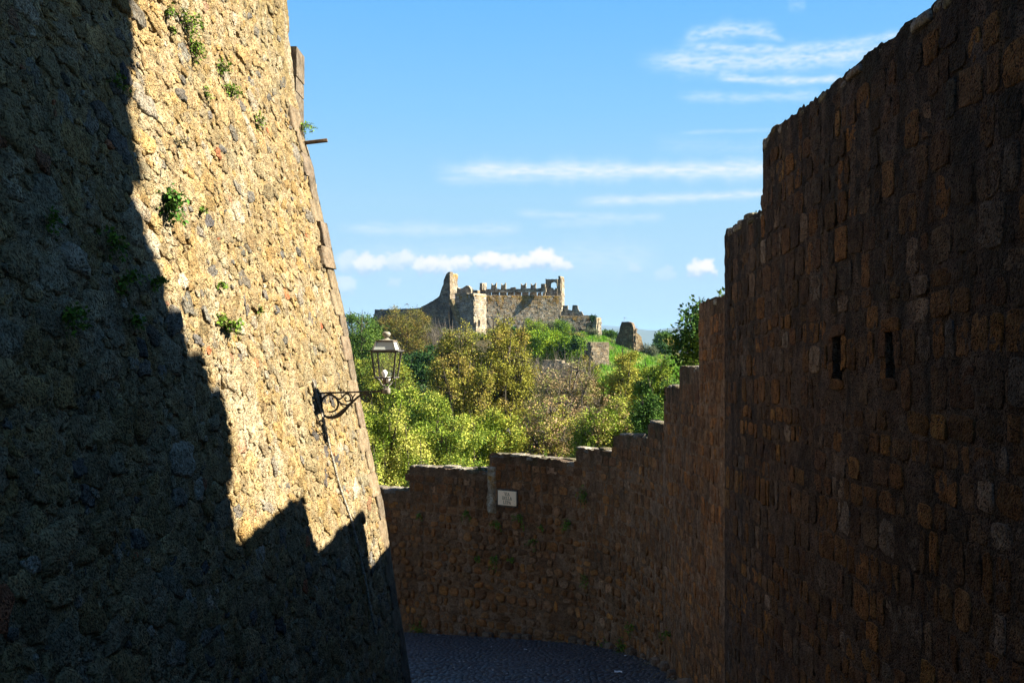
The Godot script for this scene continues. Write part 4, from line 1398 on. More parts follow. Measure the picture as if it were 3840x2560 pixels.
func build_trees() -> void:
	var lime := [col(0.138, 0.208, 0.025), col(0.23, 0.293, 0.0374), col(0.344, 0.379, 0.0686), col(0.413, 0.405, 0.0999)]
	var olive := [col(0.112, 0.131, 0.0226), col(0.206, 0.212, 0.0312), col(0.299, 0.282, 0.0499), col(0.29, 0.235, 0.06)]
	var autumn := [col(0.10, 0.115, 0.02), col(0.145, 0.15, 0.03), col(0.19, 0.175, 0.038), col(0.17, 0.125, 0.035)]
	var green := [col(0.0499, 0.106, 0.0226), col(0.0749, 0.15, 0.0274), col(0.124, 0.199, 0.0374)]
	var deep := [col(0.0214, 0.0589, 0.0193), col(0.0375, 0.091, 0.0267), col(0.0535, 0.118, 0.0321)]
	var brown := [col(0.154, 0.156, 0.0579), col(0.285, 0.216, 0.104), col(0.373, 0.263, 0.151), col(0.22, 0.239, 0.0695)]
	var vivid := [col(0.199, 0.306, 0.0199), col(0.266, 0.359, 0.0266), col(0.133, 0.227, 0.0266)]
	var grey := [col(0.13, 0.15, 0.09), col(0.17, 0.18, 0.11), col(0.09, 0.11, 0.06)]
	var V := "trees in the valley beyond the wall"
	var k := func(px: float, d: float) -> float: return px / 3733.0 * d
	var T := [
		["oak_tree", "dark green tree rising beside the bastion's edge", 1345, 1310, 105, 165, 75, 4200, "small", green, 1.05, 28, 0.0],
		["hazel_tree", "rounded olive-brown autumn tree against the castle's low left wall", 1522, 1278, 122, 130, 112, 3900, "fine", autumn, 1.3, 28, 0.0],
		["ash_tree", "soft yellow-green tree seen through the lantern", 1430, 1450, 125, 155, 58, 4600, "fine", [olive[1], lime[1], col(0.18, 0.20, 0.035), green[2]], 0.9, 32, 0.1],
		["laurel_tree", "dense dark green tree right of the lantern", 1590, 1390, 92, 95, 82, 2800, "dense", deep, 1.0, 22, 0.0],
		["lime_tree", "bright yellow-green tree just left of the wall's lowest step", 1430, 1700, 165, 215, 37, 7200, "broad", lime, 0.62, 36, 0.2],
		["lime_tree", "bright yellow-green tree behind the left stretch of the street wall", 1640, 1690, 150, 190, 40, 6400, "broad", [lime[0], lime[1], green[2], lime[2]], 0.64, 34, 0.2],
		["lime_tree", "yellow-green tree between the lantern and the middle trees", 1540, 1590, 95, 130, 46, 3600, "broad", [green[2], lime[1], lime[0], lime[2]], 0.78, 22, 0.25],
		["poplar_tree", "tall olive tree left of the pair in the middle, below the castle's buttress", 1715, 1490, 132, 285, 53, 6200, "small", olive, 0.95, 44, 0.4],
		["poplar_tree", "tall yellow-olive tree in the very middle, tallest before the castle", 1885, 1450, 142, 285, 56, 7000, "small", [olive[1], olive[2], olive[1], olive[3]], 0.97, 46, 0.38],
		["maple_tree", "yellow-green tree behind the tall step left of the sign", 1835, 1690, 145, 150, 42, 4600, "small", [lime[0], lime[1], olive[2], lime[2]], 0.85, 32, 0.2],
		["thorn_tree", "thin brown-leaved tree with bare grey branches right of the middle", 2115, 1530, 150, 180, 50, 2900, "small", brown, 0.82, 38, 0.2],
		["thorn_tree", "brownish sparse tree close behind the wall, right of the bird", 2060, 1650, 150, 140, 43, 3200, "small", [brown[1], lime[1], brown[2], olive[2]], 0.78, 32, 0.2],
		["elm_tree", "small yellow-green treetop before the ruined tower stump", 2190, 1425, 52, 95, 72, 1700, "small", olive, 0.95, 14, 0.4],
		["elm_tree", "yellow-olive tree with a narrow crown right of the ruined tower stump", 2335, 1510, 108, 175, 52, 4800, "small", [olive[1], olive[2], olive[2], lime[2]], 0.95, 36, 0.3],
		["elm_tree", "fresh green tree next to the stepped wall", 2475, 1500, 95, 145, 44, 3800, "small", [green[1], green[2], lime[0], lime[1]], 0.88, 32, 0.25],
		["elm_tree", "yellow-green tree low behind the wall before the bend", 2260, 1640, 130, 130, 40, 3600, "small", [lime[0], lime[1], brown[1], lime[2]], 0.78, 30, 0.2],
		["elm_tree", "dark green tree half hidden by the stepped wall above the bend", 2440, 1600, 80, 110, 38, 2400, "small", green, 0.82, 22, 0.1]]
	for q in T:
		var d: float = q[6]
		tree(q[0], q[1], "tree", V, {"c": N(q[2], q[3], d), "r": Vector3(k.call(q[4], d), k.call(q[5], d), k.call(q[4], d) * 0.9), "n": q[7], "leaf": q[8], "cols": q[9], "scale": q[10], "lobes": q[11], "cone": q[12], "plumes": 0 if q[0] in ["oak_tree", "hazel_tree", "laurel_tree", "ash_tree"] else (15 if q[4] > 90 else 9), "twigs": 9 if q[0] == "thorn_tree" else 4, "gap": 0.02 if q[0] == "thorn_tree" else -0.10, "bark": col(0.26, 0.23, 0.19) if q[0] == "thorn_tree" else col(0.14, 0.12, 0.09)})
	# the leafy bush just behind the stepped wall
	tree("fig_bush", "large-leaved dark green bush overhanging the stepped wall", "bush", "", {"c": Vector3(4.55, -0.05, -22.6), "r": Vector3(0.95, 1.15, 1.2), "n": 1100, "leaf": "broad", "cols": [deep[1], green[0], green[1], lime[0]], "scale": 0.8, "lobes": 16, "trunk": 0.05, "gap": -0.25, "twigs": 6})
	tree("fig_sprig", "leafy spray hanging over the third step of the wall", "bush", "", {"c": Vector3(3.38, -1.15, -20.3), "r": Vector3(0.28, 0.36, 0.45), "n": 110, "leaf": "broad", "cols": [deep[1], green[0], green[1]], "scale": 0.6, "lobes": 6, "trunk": 0.02})
	# bushes round the castle
	var B := "bushes on the castle slope"
	var S := [
		["bush", "yellow-green broom bush against the castle wall's middle", 2005, 1238, 52, 48, 139, 1100, "fine", [green[2], olive[1], vivid[0]], 1.4, 12],
		["bush", "green bush against the right end of the castle wall", 2105, 1238, 44, 46, 138, 1000, "fine", [green[1], green[2], vivid[0]], 1.4, 12],
		["bush", "grey-olive bush between the two green ones below the castle", 2060, 1235, 38, 38, 141, 600, "fine", grey, 1.4, 10],
		["bush", "dark green bush left of the ivy below the castle", 1950, 1268, 48, 38, 130, 1100, "dense", deep, 1.4, 12],
		["ivy_mound", "large rounded bright green ivy mass below the castle", 2035, 1300, 105, 58, 118, 4000, "dense", vivid, 1.25, 24],
		["ivy_mound", "darker green ivy mound hanging over the tawny bank", 2140, 1312, 58, 64, 117, 2300, "dense", [vivid[0], vivid[2], deep[1], deep[0]], 1.2, 16],
		["bush", "silvery olive shrub at the castle's right corner", 2222, 1252, 24, 26, 140, 500, "fine", grey, 1.3, 8],
		["bush", "bush growing out of the broken top of the castle's right wall", 2224, 1196, 15, 18, 146.0, 260, "dense", deep, 1.2, 6],
		["bush", "grey-green bush under the ivy on the left", 1985, 1345, 38, 40, 118, 700, "fine", grey, 1.3, 10],
		["bush", "dark bush at the foot of the castle's low left wall", 1440, 1238, 40, 28, 140, 700, "dense", deep, 1.5, 10],
		["bush", "small bush on the ridge left of the leaning ruin", 2285, 1258, 34, 18, 152, 500, "dense", green, 1.6, 10],
		["bush", "rounded green trees on the skyline right of the leaning ruin", 2490, 1272, 50, 30, 160, 900, "dense", [green[0], green[1], green[2]], 1.8, 12],
		["bush", "dark green scrub at the edge of the meadow on the far right", 2470, 1312, 45, 28, 142, 700, "dense", deep, 1.5, 10],
		["bush", "pale round shrub right of the leaning ruin's foot", 2440, 1318, 30, 26, 138, 600, "fine", grey, 1.4, 8],
		["bush", "tawny scrub below the skyline trees", 2530, 1298, 50, 30, 150, 700, "fine", [olive[2], brown[1], olive[1]], 1.6, 10],
		["bush", "dark shrub on the brown bank under the lantern's right side", 1600, 1480, 45, 35, 66, 900, "fine", [deep[1], grey[0], green[0]], 1.0, 10]]
	for q in S:
		var d: float = q[6]
		tree(q[0], q[1], "bush", B, {"c": N(q[2], q[3], d), "r": Vector3(k.call(q[4], d), k.call(q[5], d), k.call(q[4], d) * 0.8), "n": q[7], "leaf": q[8], "cols": q[9], "scale": q[10], "lobes": q[11], "trunk": 0.06, "gap": -0.3, "twigs": 1})
	for q in [["low bush at the foot of the castle's long wall, left of its windows", 1862, 1258, 50, 26, 142], ["low bush at the foot of the castle's long wall below its windows", 1915, 1262, 40, 26, 140], ["low bush below the castle's block tower", 1790, 1268, 45, 24, 140], ["low bush at the foot of the castle's broken tower", 1690, 1262, 50, 30, 141], ["low bush before the castle's right wing", 2165, 1270, 40, 24, 138]]:
		var d: float = q[5]
		tree("bush", q[0], "bush", B, {"c": N(q[1], q[2], d), "r": Vector3(k.call(q[3], d), k.call(q[4], d), k.call(q[3], d) * 0.7), "n": 700, "leaf": "fine", "cols": [olive[1], grey[0], green[1], olive[2]], "scale": 1.5, "lobes": 10, "trunk": 0.06, "gap": -0.3, "twigs": 1})
	var W := "bare brushwood in the valley"
	for q in [["bare grey brushwood under the castle's buttress", 1650, 1300, 105, 1.9, 3.6, 60], ["bare grey brushwood under the ivy mound", 2010, 1420, 100, 1.5, 3.2, 50], ["bare pale stems standing over the brown-leaved tree", 2130, 1470, 60, 1.8, 3.2, 70], ["bare stems left of the ruined tower stump", 2080, 1430, 85, 1.6, 2.4, 50], ["dry brush against the left of the castle's block tower", 1745, 1290, 138, 1.6, 3.0, 40]]:
		twiggy("brushwood", q[0], N(q[1], q[2], q[3]) - Vector3(0, q[5] * 0.4, 0), q[4], q[5], q[6], col(0.30, 0.26, 0.21), W)
	# undergrowth that fills the valley floor between the trees
	var mm := MultiMesh.new()
	mm.transform_format = MultiMesh.TRANSFORM_3D
	mm.use_colors = true
	var ug := Geo.new()
	for j in 12:
		var dir := Vector3(rng.randfn(), rng.randfn(), rng.randfn()).normalized()
		leaf_at(ug, dir * 0.25 * rng.randf(), dir, Vector3(rng.randfn() * 0.6, 1, rng.randfn() * 0.6).normalized(), 0.12, Color.WHITE)
	mm.mesh = ug.mesh()
	mm.mesh.surface_set_material(0, M.leaf)
	var spots := []
	for n in 15000:
		var d := rng.randf_range(33.0, 128.0)
		var x := rng.randf_range(-0.16, 0.17) * d
		var y := land_y(x, d) + rng.randf_range(0.0, 1.0) * (1.6 + 1.5 * na.get_noise_2d(x * 12.0, d * 12.0)) * (1.0 if d < 100.0 else 0.4)
		if d > 105.0 and x > 9.0:
			continue
		spots.append(Vector3(x, y, -d))
	mm.instance_count = spots.size()
	for n in spots.size():
		mm.set_instance_transform(n, Transform3D(Basis.from_euler(Vector3(rng.randf() * 6, rng.randf() * 6, rng.randf() * 6)).scaled(Vector3.ONE * rng.randf_range(1.0, 2.0)), spots[n]))
		mm.set_instance_color(n, vary(pick([olive[0], olive[1], green[1], autumn[1], brown[0]]), 0.3))
	var mi := MultiMeshInstance3D.new()
	mi.name = "undergrowth"
	mi.multimesh = mm
	mi.set_meta("kind", "stuff")
	mi.set_meta("label", "green and brown undergrowth between the trees on the valley floor")
	mi.set_meta("category", "undergrowth")
	add_child(mi, true)
	# meadow grass on the slope at the right
	var gm := Geo.new()
	for j in 9:
		var a := rng.randf() * TAU
		var p := Vector3(rng.randfn(), 0, rng.randfn()) * 0.14
		var tip := p + Vector3(cos(a) * 0.12, rng.randf_range(0.2, 0.42), sin(a) * 0.12)
		var sd := Vector3(-sin(a), 0, cos(a)) * 0.02
		var i := gm.add(p - sd, Color.WHITE); gm.add(p + sd, Color.WHITE); gm.add(tip, Color.WHITE)
		gm.tri(i, i + 1, i + 2)
	var gmesh := gm.mesh()
	gmesh.surface_set_material(0, M.leaf)
	var gr := MultiMesh.new()
	gr.transform_format = MultiMesh.TRANSFORM_3D
	gr.use_colors = true
	gr.mesh = gmesh
	gr.instance_count = 16000
	for n in 16000:
		var d := rng.randf_range(100.0, 172.0)
		var x := rng.randf_range(0.06, 0.19) * d
		var dryness := na.get_noise_2d(x * 9.0, d * 5.0) + 0.02 * (d - 138.0)
		gr.set_instance_transform(n, Transform3D(Basis(Vector3.UP, rng.randf() * TAU).scaled(Vector3.ONE * rng.randf_range(0.7, 1.5)), Vector3(x, land_y(x, d) - 0.02, -d)))
		gr.set_instance_color(n, vary(col(0.13, 0.29, 0.02).lerp(col(0.34, 0.30, 0.14), clampf(dryness * 1.6 + 0.1, 0, 1)), 0.25, 0.1))
	var go := MultiMeshInstance3D.new()
	go.name = "meadow_grass"
	go.multimesh = gr
	go.set_meta("kind", "stuff")
	go.set_meta("label", "bright green and straw-coloured grass on the slope right of the castle")
	go.set_meta("category", "grass")
	add_child(go, true)

# ---------------------------------------------------------------- the ruined castle
func face_blocks(g: Geo, o: Vector3, ux: Vector3, uy: Vector3, nrm: Vector3, poly: PackedVector2Array, cols: Array, lichen: float) -> void:
	# coursed blocks over one face: each a low slab of its own tone
	var lo := poly[0]
	var hi := poly[0]
	for p in poly:
		lo = lo.min(p); hi = hi.max(p)
	var y := lo.y
	while y < hi.y:
		var h := rng.randf_range(0.26, 0.36)
		var x := lo.x - rng.randf() * 0.3
		while x < hi.x:
			var w := rng.randf_range(0.3, 0.62)
			var c := Vector2(x + w * 0.5, y + h * 0.5)
			var ok := true
			for q in [c, Vector2(x + 0.04, y + 0.04), Vector2(x + w - 0.04, y + h - 0.04), Vector2(x + 0.04, y + h - 0.04), Vector2(x + w - 0.04, y + 0.04)]:
				if not Geometry2D.is_point_in_polygon(q, poly):
					ok = false
					break
			if ok:
				var k: Color = vary(pick(cols), 0.22, 0.06)
				if lichen > 0.0:
					var f := clampf((lichen - (hi.y - c.y)) / lichen + 1.3 * na.get_noise_2d(c.x * 22.0 + o.x, c.y * 8.0), 0.0, 1.0)
					k = k.lerp(vary(col(0.40, 0.235, 0.03), 0.3, 0.1), f * 0.8)
				var pr := rng.randf_range(0.02, 0.07)
				var a := o + ux * (x + 0.012) + uy * (y + 0.012)
				var b := ux * (w - 0.024)
				var d := uy * (h - 0.024)
				var z := nrm * pr
				g.flat_quad(a + z, a + b + z, a + b + d + z, a + d + z, k)
				g.flat_quad(a - nrm * 0.02, a + b - nrm * 0.02, a + b + z, a + z, k)
				g.flat_quad(a + d + z, a + b + d + z, a + b + d - nrm * 0.02, a + d - nrm * 0.02, k)
				g.flat_quad(a + b - nrm * 0.02, a + b + d - nrm * 0.02, a + b + d + z, a + b + z, k)
				g.flat_quad(a - nrm * 0.02, a + z, a + d + z, a + d - nrm * 0.02, k)
			x += w
		y += h

var castle_cols := [Color(0.42, 0.355, 0.26), Color(0.46, 0.39, 0.28), Color(0.37, 0.32, 0.245), Color(0.50, 0.44, 0.34), Color(0.43, 0.40, 0.34)]

func ruin(t: Node3D, called: String, pts: Array, d: float, turn: float, thick: float, lichen := 0.0, blocks := true, cols: Array = []) -> void:
	# pts: outline in layout-sketch units; the first is the lower left. The wall's face is turned away from the sun by "turn" degrees
	if cols.is_empty():
		cols = castle_cols
	var a := deg_to_rad(turn)
	var ux := Vector3(cos(a), 0, sin(a))
	var nrm := Vector3(-sin(a), 0, cos(a))
	var o := N(pts[0][0], pts[0][1], d) - t.position
	var k := d / 3733.0
	var poly := PackedVector2Array()
	for p in pts:
		poly.append(Vector2((p[0] - pts[0][0]) * k / cos(a), (pts[0][1] - p[1]) * k))
	if Geometry2D.is_polygon_clockwise(poly):
		poly.reverse()
	# wear the outline
	var worn := PackedVector2Array()
	for i in poly.size():
		var p := poly[i]
		var q := poly[(i + 1) % poly.size()]
		var n := clampi(int(p.distance_to(q) / 0.35), 1, 60)
		for j in n:
			var w := p.lerp(q, float(j) / n)
			if w.y > 0.4:
				w += Vector2(nb.get_noise_2d(w.x * 90.0, w.y * 90.0), nb.get_noise_2d(w.y * 90.0 + 40.0, w.x * 90.0)) * 0.14
			worn.append(w)
	var tri := Geometry2D.triangulate_polygon(worn)
	if tri.is_empty():
		worn = poly
		tri = Geometry2D.triangulate_polygon(worn)
	var g := Geo.new()
	var c: Color = (cols[0] as Color).darkened(0.25)
	for z in 2:
		var first := g.v.size()
		for p in worn:
			g.add(o + ux * p.x + Vector3(0, p.y, 0) - nrm * thick * z, c)
		for i in range(0, tri.size(), 3):
			var p0 := worn[tri[i]]
			var ccw := (worn[tri[i + 1]] - p0).cross(worn[tri[i + 2]] - p0) > 0.0
			if ccw == (z == 0):
				g.tri(first + tri[i], first + tri[i + 1], first + tri[i + 2])
			else:
				g.tri(first + tri[i], first + tri[i + 2], first + tri[i + 1])
	for i in worn.size():
		var p := worn[i]
		var q := worn[(i + 1) % worn.size()]
		var p3 := o + ux * p.x + Vector3(0, p.y, 0)
		var q3 := o + ux * q.x + Vector3(0, q.y, 0)
		g.flat_quad(p3 - nrm * thick, q3 - nrm * thick, q3, p3, vary(cols[1], 0.15))
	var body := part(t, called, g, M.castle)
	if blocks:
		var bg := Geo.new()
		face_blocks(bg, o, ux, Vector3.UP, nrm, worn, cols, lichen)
		# the sunlit end on the right
		var xr := -1e9
		for p in worn:
			xr = maxf(xr, p.x)
		var top := -1e9
		for p in worn:
			if p.x > xr - 0.35:
				top = maxf(top, p.y)
		if thick > 0.9 and top > 0.5:
			var side := PackedVector2Array([Vector2(0, 0), Vector2(thick, 0), Vector2(thick, top - 0.05), Vector2(0, top - 0.05)])
			face_blocks(bg, o + ux * (xr + 0.0), -nrm, Vector3.UP, ux, side, cols, lichen * 0.6)
		if bg.v.size():
			part(body, "blocks", bg, M.castle, true)

func opening(t: Node3D, nx: float, ny: float, w: float, h: float, d: float, turn: float, proud: float, called := "window") -> void:
	# a small arched opening: the shade inside painted as a flat dark sheet, with a rim of stones round it
	var a := deg_to_rad(turn)
	var ux := Vector3(cos(a), 0, sin(a))
	var nrm := Vector3(-sin(a), 0, cos(a))
	var o := N(nx, ny, d) - t.position + nrm * proud
	var g := Geo.new()
	var outline := []
	outline.append(Vector2(-w, -h)); outline.append(Vector2(w, -h))
	for k in 9:
		var th := PI * k / 8.0
		outline.append(Vector2(cos(th) * w, h - w + sin(th) * w))
	var m := g.add(o, col(0.012, 0.010, 0.008))
	for p in outline:
		g.add(o + ux * p.x + Vector3(0, p.y, 0), col(0.012, 0.010, 0.008))
	for k in outline.size():
		g.tri(m, m + 1 + k, m + 1 + (k + 1) % outline.size())
	var win := part(t, called, g, M.plain)
	var r := Geo.new()
	for k in outline.size():
		var p: Vector2 = outline[k]
		var q: Vector2 = outline[(k + 1) % outline.size()]
		bar_box(r, o + ux * p.x + Vector3(0, p.y, 0), o + ux * q.x + Vector3(0, q.y, 0), 0.07, vary(col(0.24, 0.20, 0.14), 0.2))
	part(win, "surround", r, M.castle)

func build_castle() -> void:
	var t := thing("castle", "ruined stone castle with swallowtail battlements on the hill across the valley", "castle", N(1950, 1300, 151))
	ruin(t, "outer_wall", [[1380, 1300], [1580, 1300], [1580, 1156], [1540, 1158], [1480, 1160], [1407, 1161], [1406, 1175], [1400, 1188], [1394, 1192]], 160, 14, 1.2, 0.5, true, [col(0.29, 0.26, 0.22), col(0.25, 0.235, 0.205), col(0.34, 0.30, 0.245)])
	ruin(t, "broken_tower", [[1555, 1300], [1692, 1300], [1692, 1023], [1683, 1026], [1676, 1034], [1671, 1047], [1665, 1068], [1658, 1090], [1652, 1113], [1632, 1124], [1610, 1136], [1575, 1155]], 154, 26, 0.9, 0.0, true, [col(0.28, 0.225, 0.165), col(0.32, 0.26, 0.18), col(0.24, 0.21, 0.17)])
	ruin(t, "tower_remnant", [[1678, 1098], [1692, 1098], [1692, 1023], [1683, 1026], [1678, 1034]], 153.6, 26, 2.05, 2.0)
	for q in [[1098, 1104, 1.95], [1105, 1112, 1.6], [1113, 1121, 1.2]]:
		ruin(t, "corbel", [[1682, q[1]], [1692, q[1]], [1692, q[0]], [1682, q[0]]], 153.5, 26, q[2], 0.0, false, [col(0.33, 0.27, 0.22), col(0.36, 0.3, 0.24)])
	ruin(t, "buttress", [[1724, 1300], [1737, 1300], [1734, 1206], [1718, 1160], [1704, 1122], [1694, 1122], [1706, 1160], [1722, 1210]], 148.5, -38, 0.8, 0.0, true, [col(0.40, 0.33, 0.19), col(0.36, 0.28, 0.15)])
	ruin(t, "block_tower", [[1707, 1310], [1778, 1310], [1778, 1101], [1707, 1101]], 149, 30, 3.55, 0.9)
	ruin(t, "parapet", [[1713, 1104], [1768, 1104], [1766, 1082], [1758, 1074], [1750, 1072], [1742, 1076], [1734, 1082], [1724, 1083], [1716, 1078], [1713, 1080]], 153, 26, 0.7, 0.3)
	ruin(t, "parapet", [[1766, 1104], [1772, 1104], [1772, 1086], [1766, 1088]], 152.5, 30, 2.3, 0.5)
	ruin(t, "curtain_wall", [[1818, 1310], [2104, 1310], [2104, 1106], [1818, 1106]], 150.6, -10, 1.4, 2.1)
	# parapet with loopholes that the sky shows through
	var hole := [1842, 1872, 1901, 1927, 1955, 1983, 2014, 2032]
	var from := 1800
	for h in hole + [2046]:
		ruin(t, "parapet", [[from, 1108], [h - 2, 1108], [h - 2, 1096], [from, 1096]], 153, 10, 0.5, 0.0)
		from = h + 2
	ruin(t, "parapet", [[1800, 1097], [2046, 1097], [2046, 1083], [1960, 1084], [1930, 1086], [1900, 1084], [1800, 1085]], 153, 10, 0.5, 0.2)
	for q in [[1814, 1823], [1841, 1861], [1878, 1896], [1952, 1972], [1989, 2009]]:
		var m: float = (q[0] + q[1]) * 0.5
		ruin(t, "merlon", [[q[0], 1088], [q[1], 1088], [q[1], 1060], [m + 3, 1068], [m - 3, 1068], [q[0], 1061]], 153, 10, 0.55, 0.5)
	ruin(t, "merlon", [[1798, 1088], [1808, 1088], [1809, 1062], [1798, 1061]], 152.5, 40, 1.0, 0.8)
	ruin(t, "merlon", [[1914, 1090], [1934, 1090], [1933, 1077], [1915, 1077]], 153, 10, 0.55, 0.5)
	ruin(t, "merlon", [[2028, 1090], [2043, 1090], [2043, 1063], [2028, 1065]], 153, 10, 0.55, 0.5)
	# the tower stump with its arch
	var tw := 153.7
	ruin(t, "arch_tower", [[2041, 1310], [2056, 1310], [2056, 1066], [2055, 1048], [2046, 1047], [2046, 1063], [2041, 1067]], tw, 16, 1.6, 0.8)
	ruin(t, "arch_tower", [[2088, 1310], [2102, 1310], [2102, 1034], [2094, 1034], [2094, 1047], [2088, 1050]], tw - 0.2, 16, 2.3, 1.0)
	ruin(t, "arch_tower", [[2055, 1310], [2089, 1310], [2089, 1081], [2082, 1081], [2080, 1084], [2070, 1084], [2068, 1078], [2055, 1077]], tw - 0.05, 16, 1.3, 0.0)
	ruin(t, "arch", [[2055, 1072], [2057, 1066], [2061, 1060], [2067, 1056.5], [2073, 1055.5], [2079, 1057], [2084, 1061], [2087, 1066], [2089, 1072], [2089, 1047], [2055, 1047]], tw - 0.1, 16, 1.3, 0.5, false)
	# lower wing at the right
	ruin(t, "parapet", [[2104, 1184], [2188, 1184], [2186, 1180], [2180, 1170], [2174, 1168], [2170, 1160], [2166, 1158], [2165, 1146], [2160, 1144], [2146, 1145], [2144, 1162], [2128, 1163], [2127, 1147], [2110, 1146], [2110, 1165], [2104, 1166]], 147.5, 10, 0.5, 0.0)
	for q in [[2113, 1177], [2134, 1177], [2153, 1176], [2168, 1176], [2113, 1160], [2154, 1158]]:
		opening(t, q[0], q[1], 0.07, 0.11, 147.3, 10, 0.09, "loophole")
	ruin(t, "lower_wall", [[2098, 1320], [2214, 1320], [2212, 1183], [2098, 1183]], 146.5, -5, 1.0, 0.8)
	ruin(t, "corner_pier", [[2196, 1320], [2214, 1320], [2214, 1206], [2204, 1208], [2196, 1212]], 145.0, 38, 2.2, 0.3, true, [col(0.40, 0.32, 0.20), col(0.36, 0.28, 0.17)])
	ruin(t, "flank_wall", [[1686, 1300], [1735, 1300], [1735, 1122], [1686, 1118]], 152.0, 20, 0.6)
	ruin(t, "corner_remnant", [[2222, 1320], [2236, 1320], [2236, 1190], [2230, 1192], [2228, 1204], [2222, 1206]], 144.6, 40, 1.2, 0.6)
	opening(t, 1794, 1212, 0.16, 0.5, 147.6, -55, 0.12, "doorway")
	opening(t, 1888, 1224, 0.22, 0.30, 151.2, -10, 0.12)
	opening(t, 1935, 1230, 0.22, 0.30, 151.5, -10, 0.12)
	opening(t, 2180, 1242, 0.26, 0.30, 146.7, -5, 0.10)
	opening(t, 2150, 1240, 0.24, 0.5, 146.6, -5, 0.10, "doorway")
	# separate ruins below
	var s := thing("tower_stump", "square ruined tower stump of pale blocks below the castle's right end", "ruin", N(2230, 1400, 127))
	ruin(s, "tower", [[2184, 1420], [2211, 1420], [2211, 1284], [2203, 1283], [2200, 1290], [2184, 1288]], 127, 62, 2.75, 0.0, true, [col(0.34, 0.27, 0.18), col(0.38, 0.31, 0.22), col(0.30, 0.25, 0.19)])
	var l := thing("leaning_ruin", "leaning broken mass of masonry on the grassy slope", "ruin", N(2370, 1330, 138))
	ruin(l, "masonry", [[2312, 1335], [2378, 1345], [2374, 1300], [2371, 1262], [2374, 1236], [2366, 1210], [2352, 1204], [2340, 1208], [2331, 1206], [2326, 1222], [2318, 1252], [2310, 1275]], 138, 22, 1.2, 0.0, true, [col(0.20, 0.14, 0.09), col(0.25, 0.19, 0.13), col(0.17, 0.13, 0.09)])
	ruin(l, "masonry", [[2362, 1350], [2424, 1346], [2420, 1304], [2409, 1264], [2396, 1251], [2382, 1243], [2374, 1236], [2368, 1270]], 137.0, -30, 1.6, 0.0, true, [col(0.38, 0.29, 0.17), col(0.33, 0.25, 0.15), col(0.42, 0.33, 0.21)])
	var rk := Geo.new()
	for q in [[2392, 1345, 0.5, 0.35], [2330, 1325, 0.5, 0.3], [2366, 1345, 0.7, 0.35]]:
		lump(rk, N(q[0], q[1], 137.2) - l.position, Vector3(q[2] * 0.85, -0.1, 0.3), Vector3(-0.12, q[3], 0), Vector3(-0.3, 0, 0.9), vary(col(0.38, 0.30, 0.19), 0.12), 0.3, 0.14, 6)
	part(l, "rubble", rk, M.castle)
	var w := thing("ruined_wall", "low dark ruined wall half hidden by brushwood below the ivy", "ruin", N(2070, 1390, 114))
	ruin(w, "wall", [[2035, 1420], [2105, 1420], [2105, 1352], [2080, 1350], [2035, 1349]], 114, 25, 0.8, 0.3)
	ruin(w, "wall", [[2104, 1420], [2150, 1420], [2150, 1372], [2128, 1370], [2126, 1362], [2104, 1360]], 113, 25, 0.8, 0.3)
	var bank := thing("retaining_wall", "tawny sunlit retaining wall under the ivy mound", "wall", N(2140, 1390, 123))
	ruin(bank, "wall", [[2085, 1420], [2185, 1420], [2185, 1318], [2150, 1325], [2120, 1312], [2100, 1318], [2085, 1330]], 124, -28, 0.8, 0.0, true, [col(0.42, 0.34, 0.20), col(0.38, 0.29, 0.16)])
	# posts and dry stalks on the meadow
	var posts := ["first thin pale post on the meadow from the left", "second thin pale post on the meadow", "third thin pale post on the meadow, right of the second", "fourth thin pale post on the meadow, the rightmost"]
	for n in 4:
		var d := 126.0 - n * 1.5
		var x := N(2330 + n * 17, 0, d).x
		var p := thing("meadow_post", posts[n], "post", Vector3(x, land_y(x, d) - 0.1, -d), "posts on the meadow")
		var g := Geo.new()
		ring_tube(g, [Vector3.ZERO, Vector3(0.02, 0.5, 0), Vector3(0.03, 1.15, 0)], [0.04, 0.036, 0.03], 6, col(0.42, 0.40, 0.34))
		part(p, "shaft", g, M.bark)
	for n in 2:
		var d := [150.0, 160.0][n] as float
		var b := N([2342, 2386][n], 1240, d)
		var p := thing("antenna_mast", ["thin mast on the skyline behind the leaning ruin", "thin faint mast right of the leaning ruin"][n], "mast", Vector3(b.x, land_y(b.x, d), b.z), "masts on the skyline")
		var g := Geo.new()
		var top: float = N(0, [1189, 1222][n], d).y - p.position.y
		ring_tube(g, [Vector3.ZERO, Vector3(0, top, 0)], [0.035, 0.025], 5, col(0.4, 0.4, 0.4))
		g.box(Vector3(0, top - 0.1, 0), Vector3(0.2, 0, 0), Vector3(0, 0.015, 0), Vector3(0, 0, 0.015), col(0.4, 0.4, 0.4))
		part(p, "pole", g, M.plain)

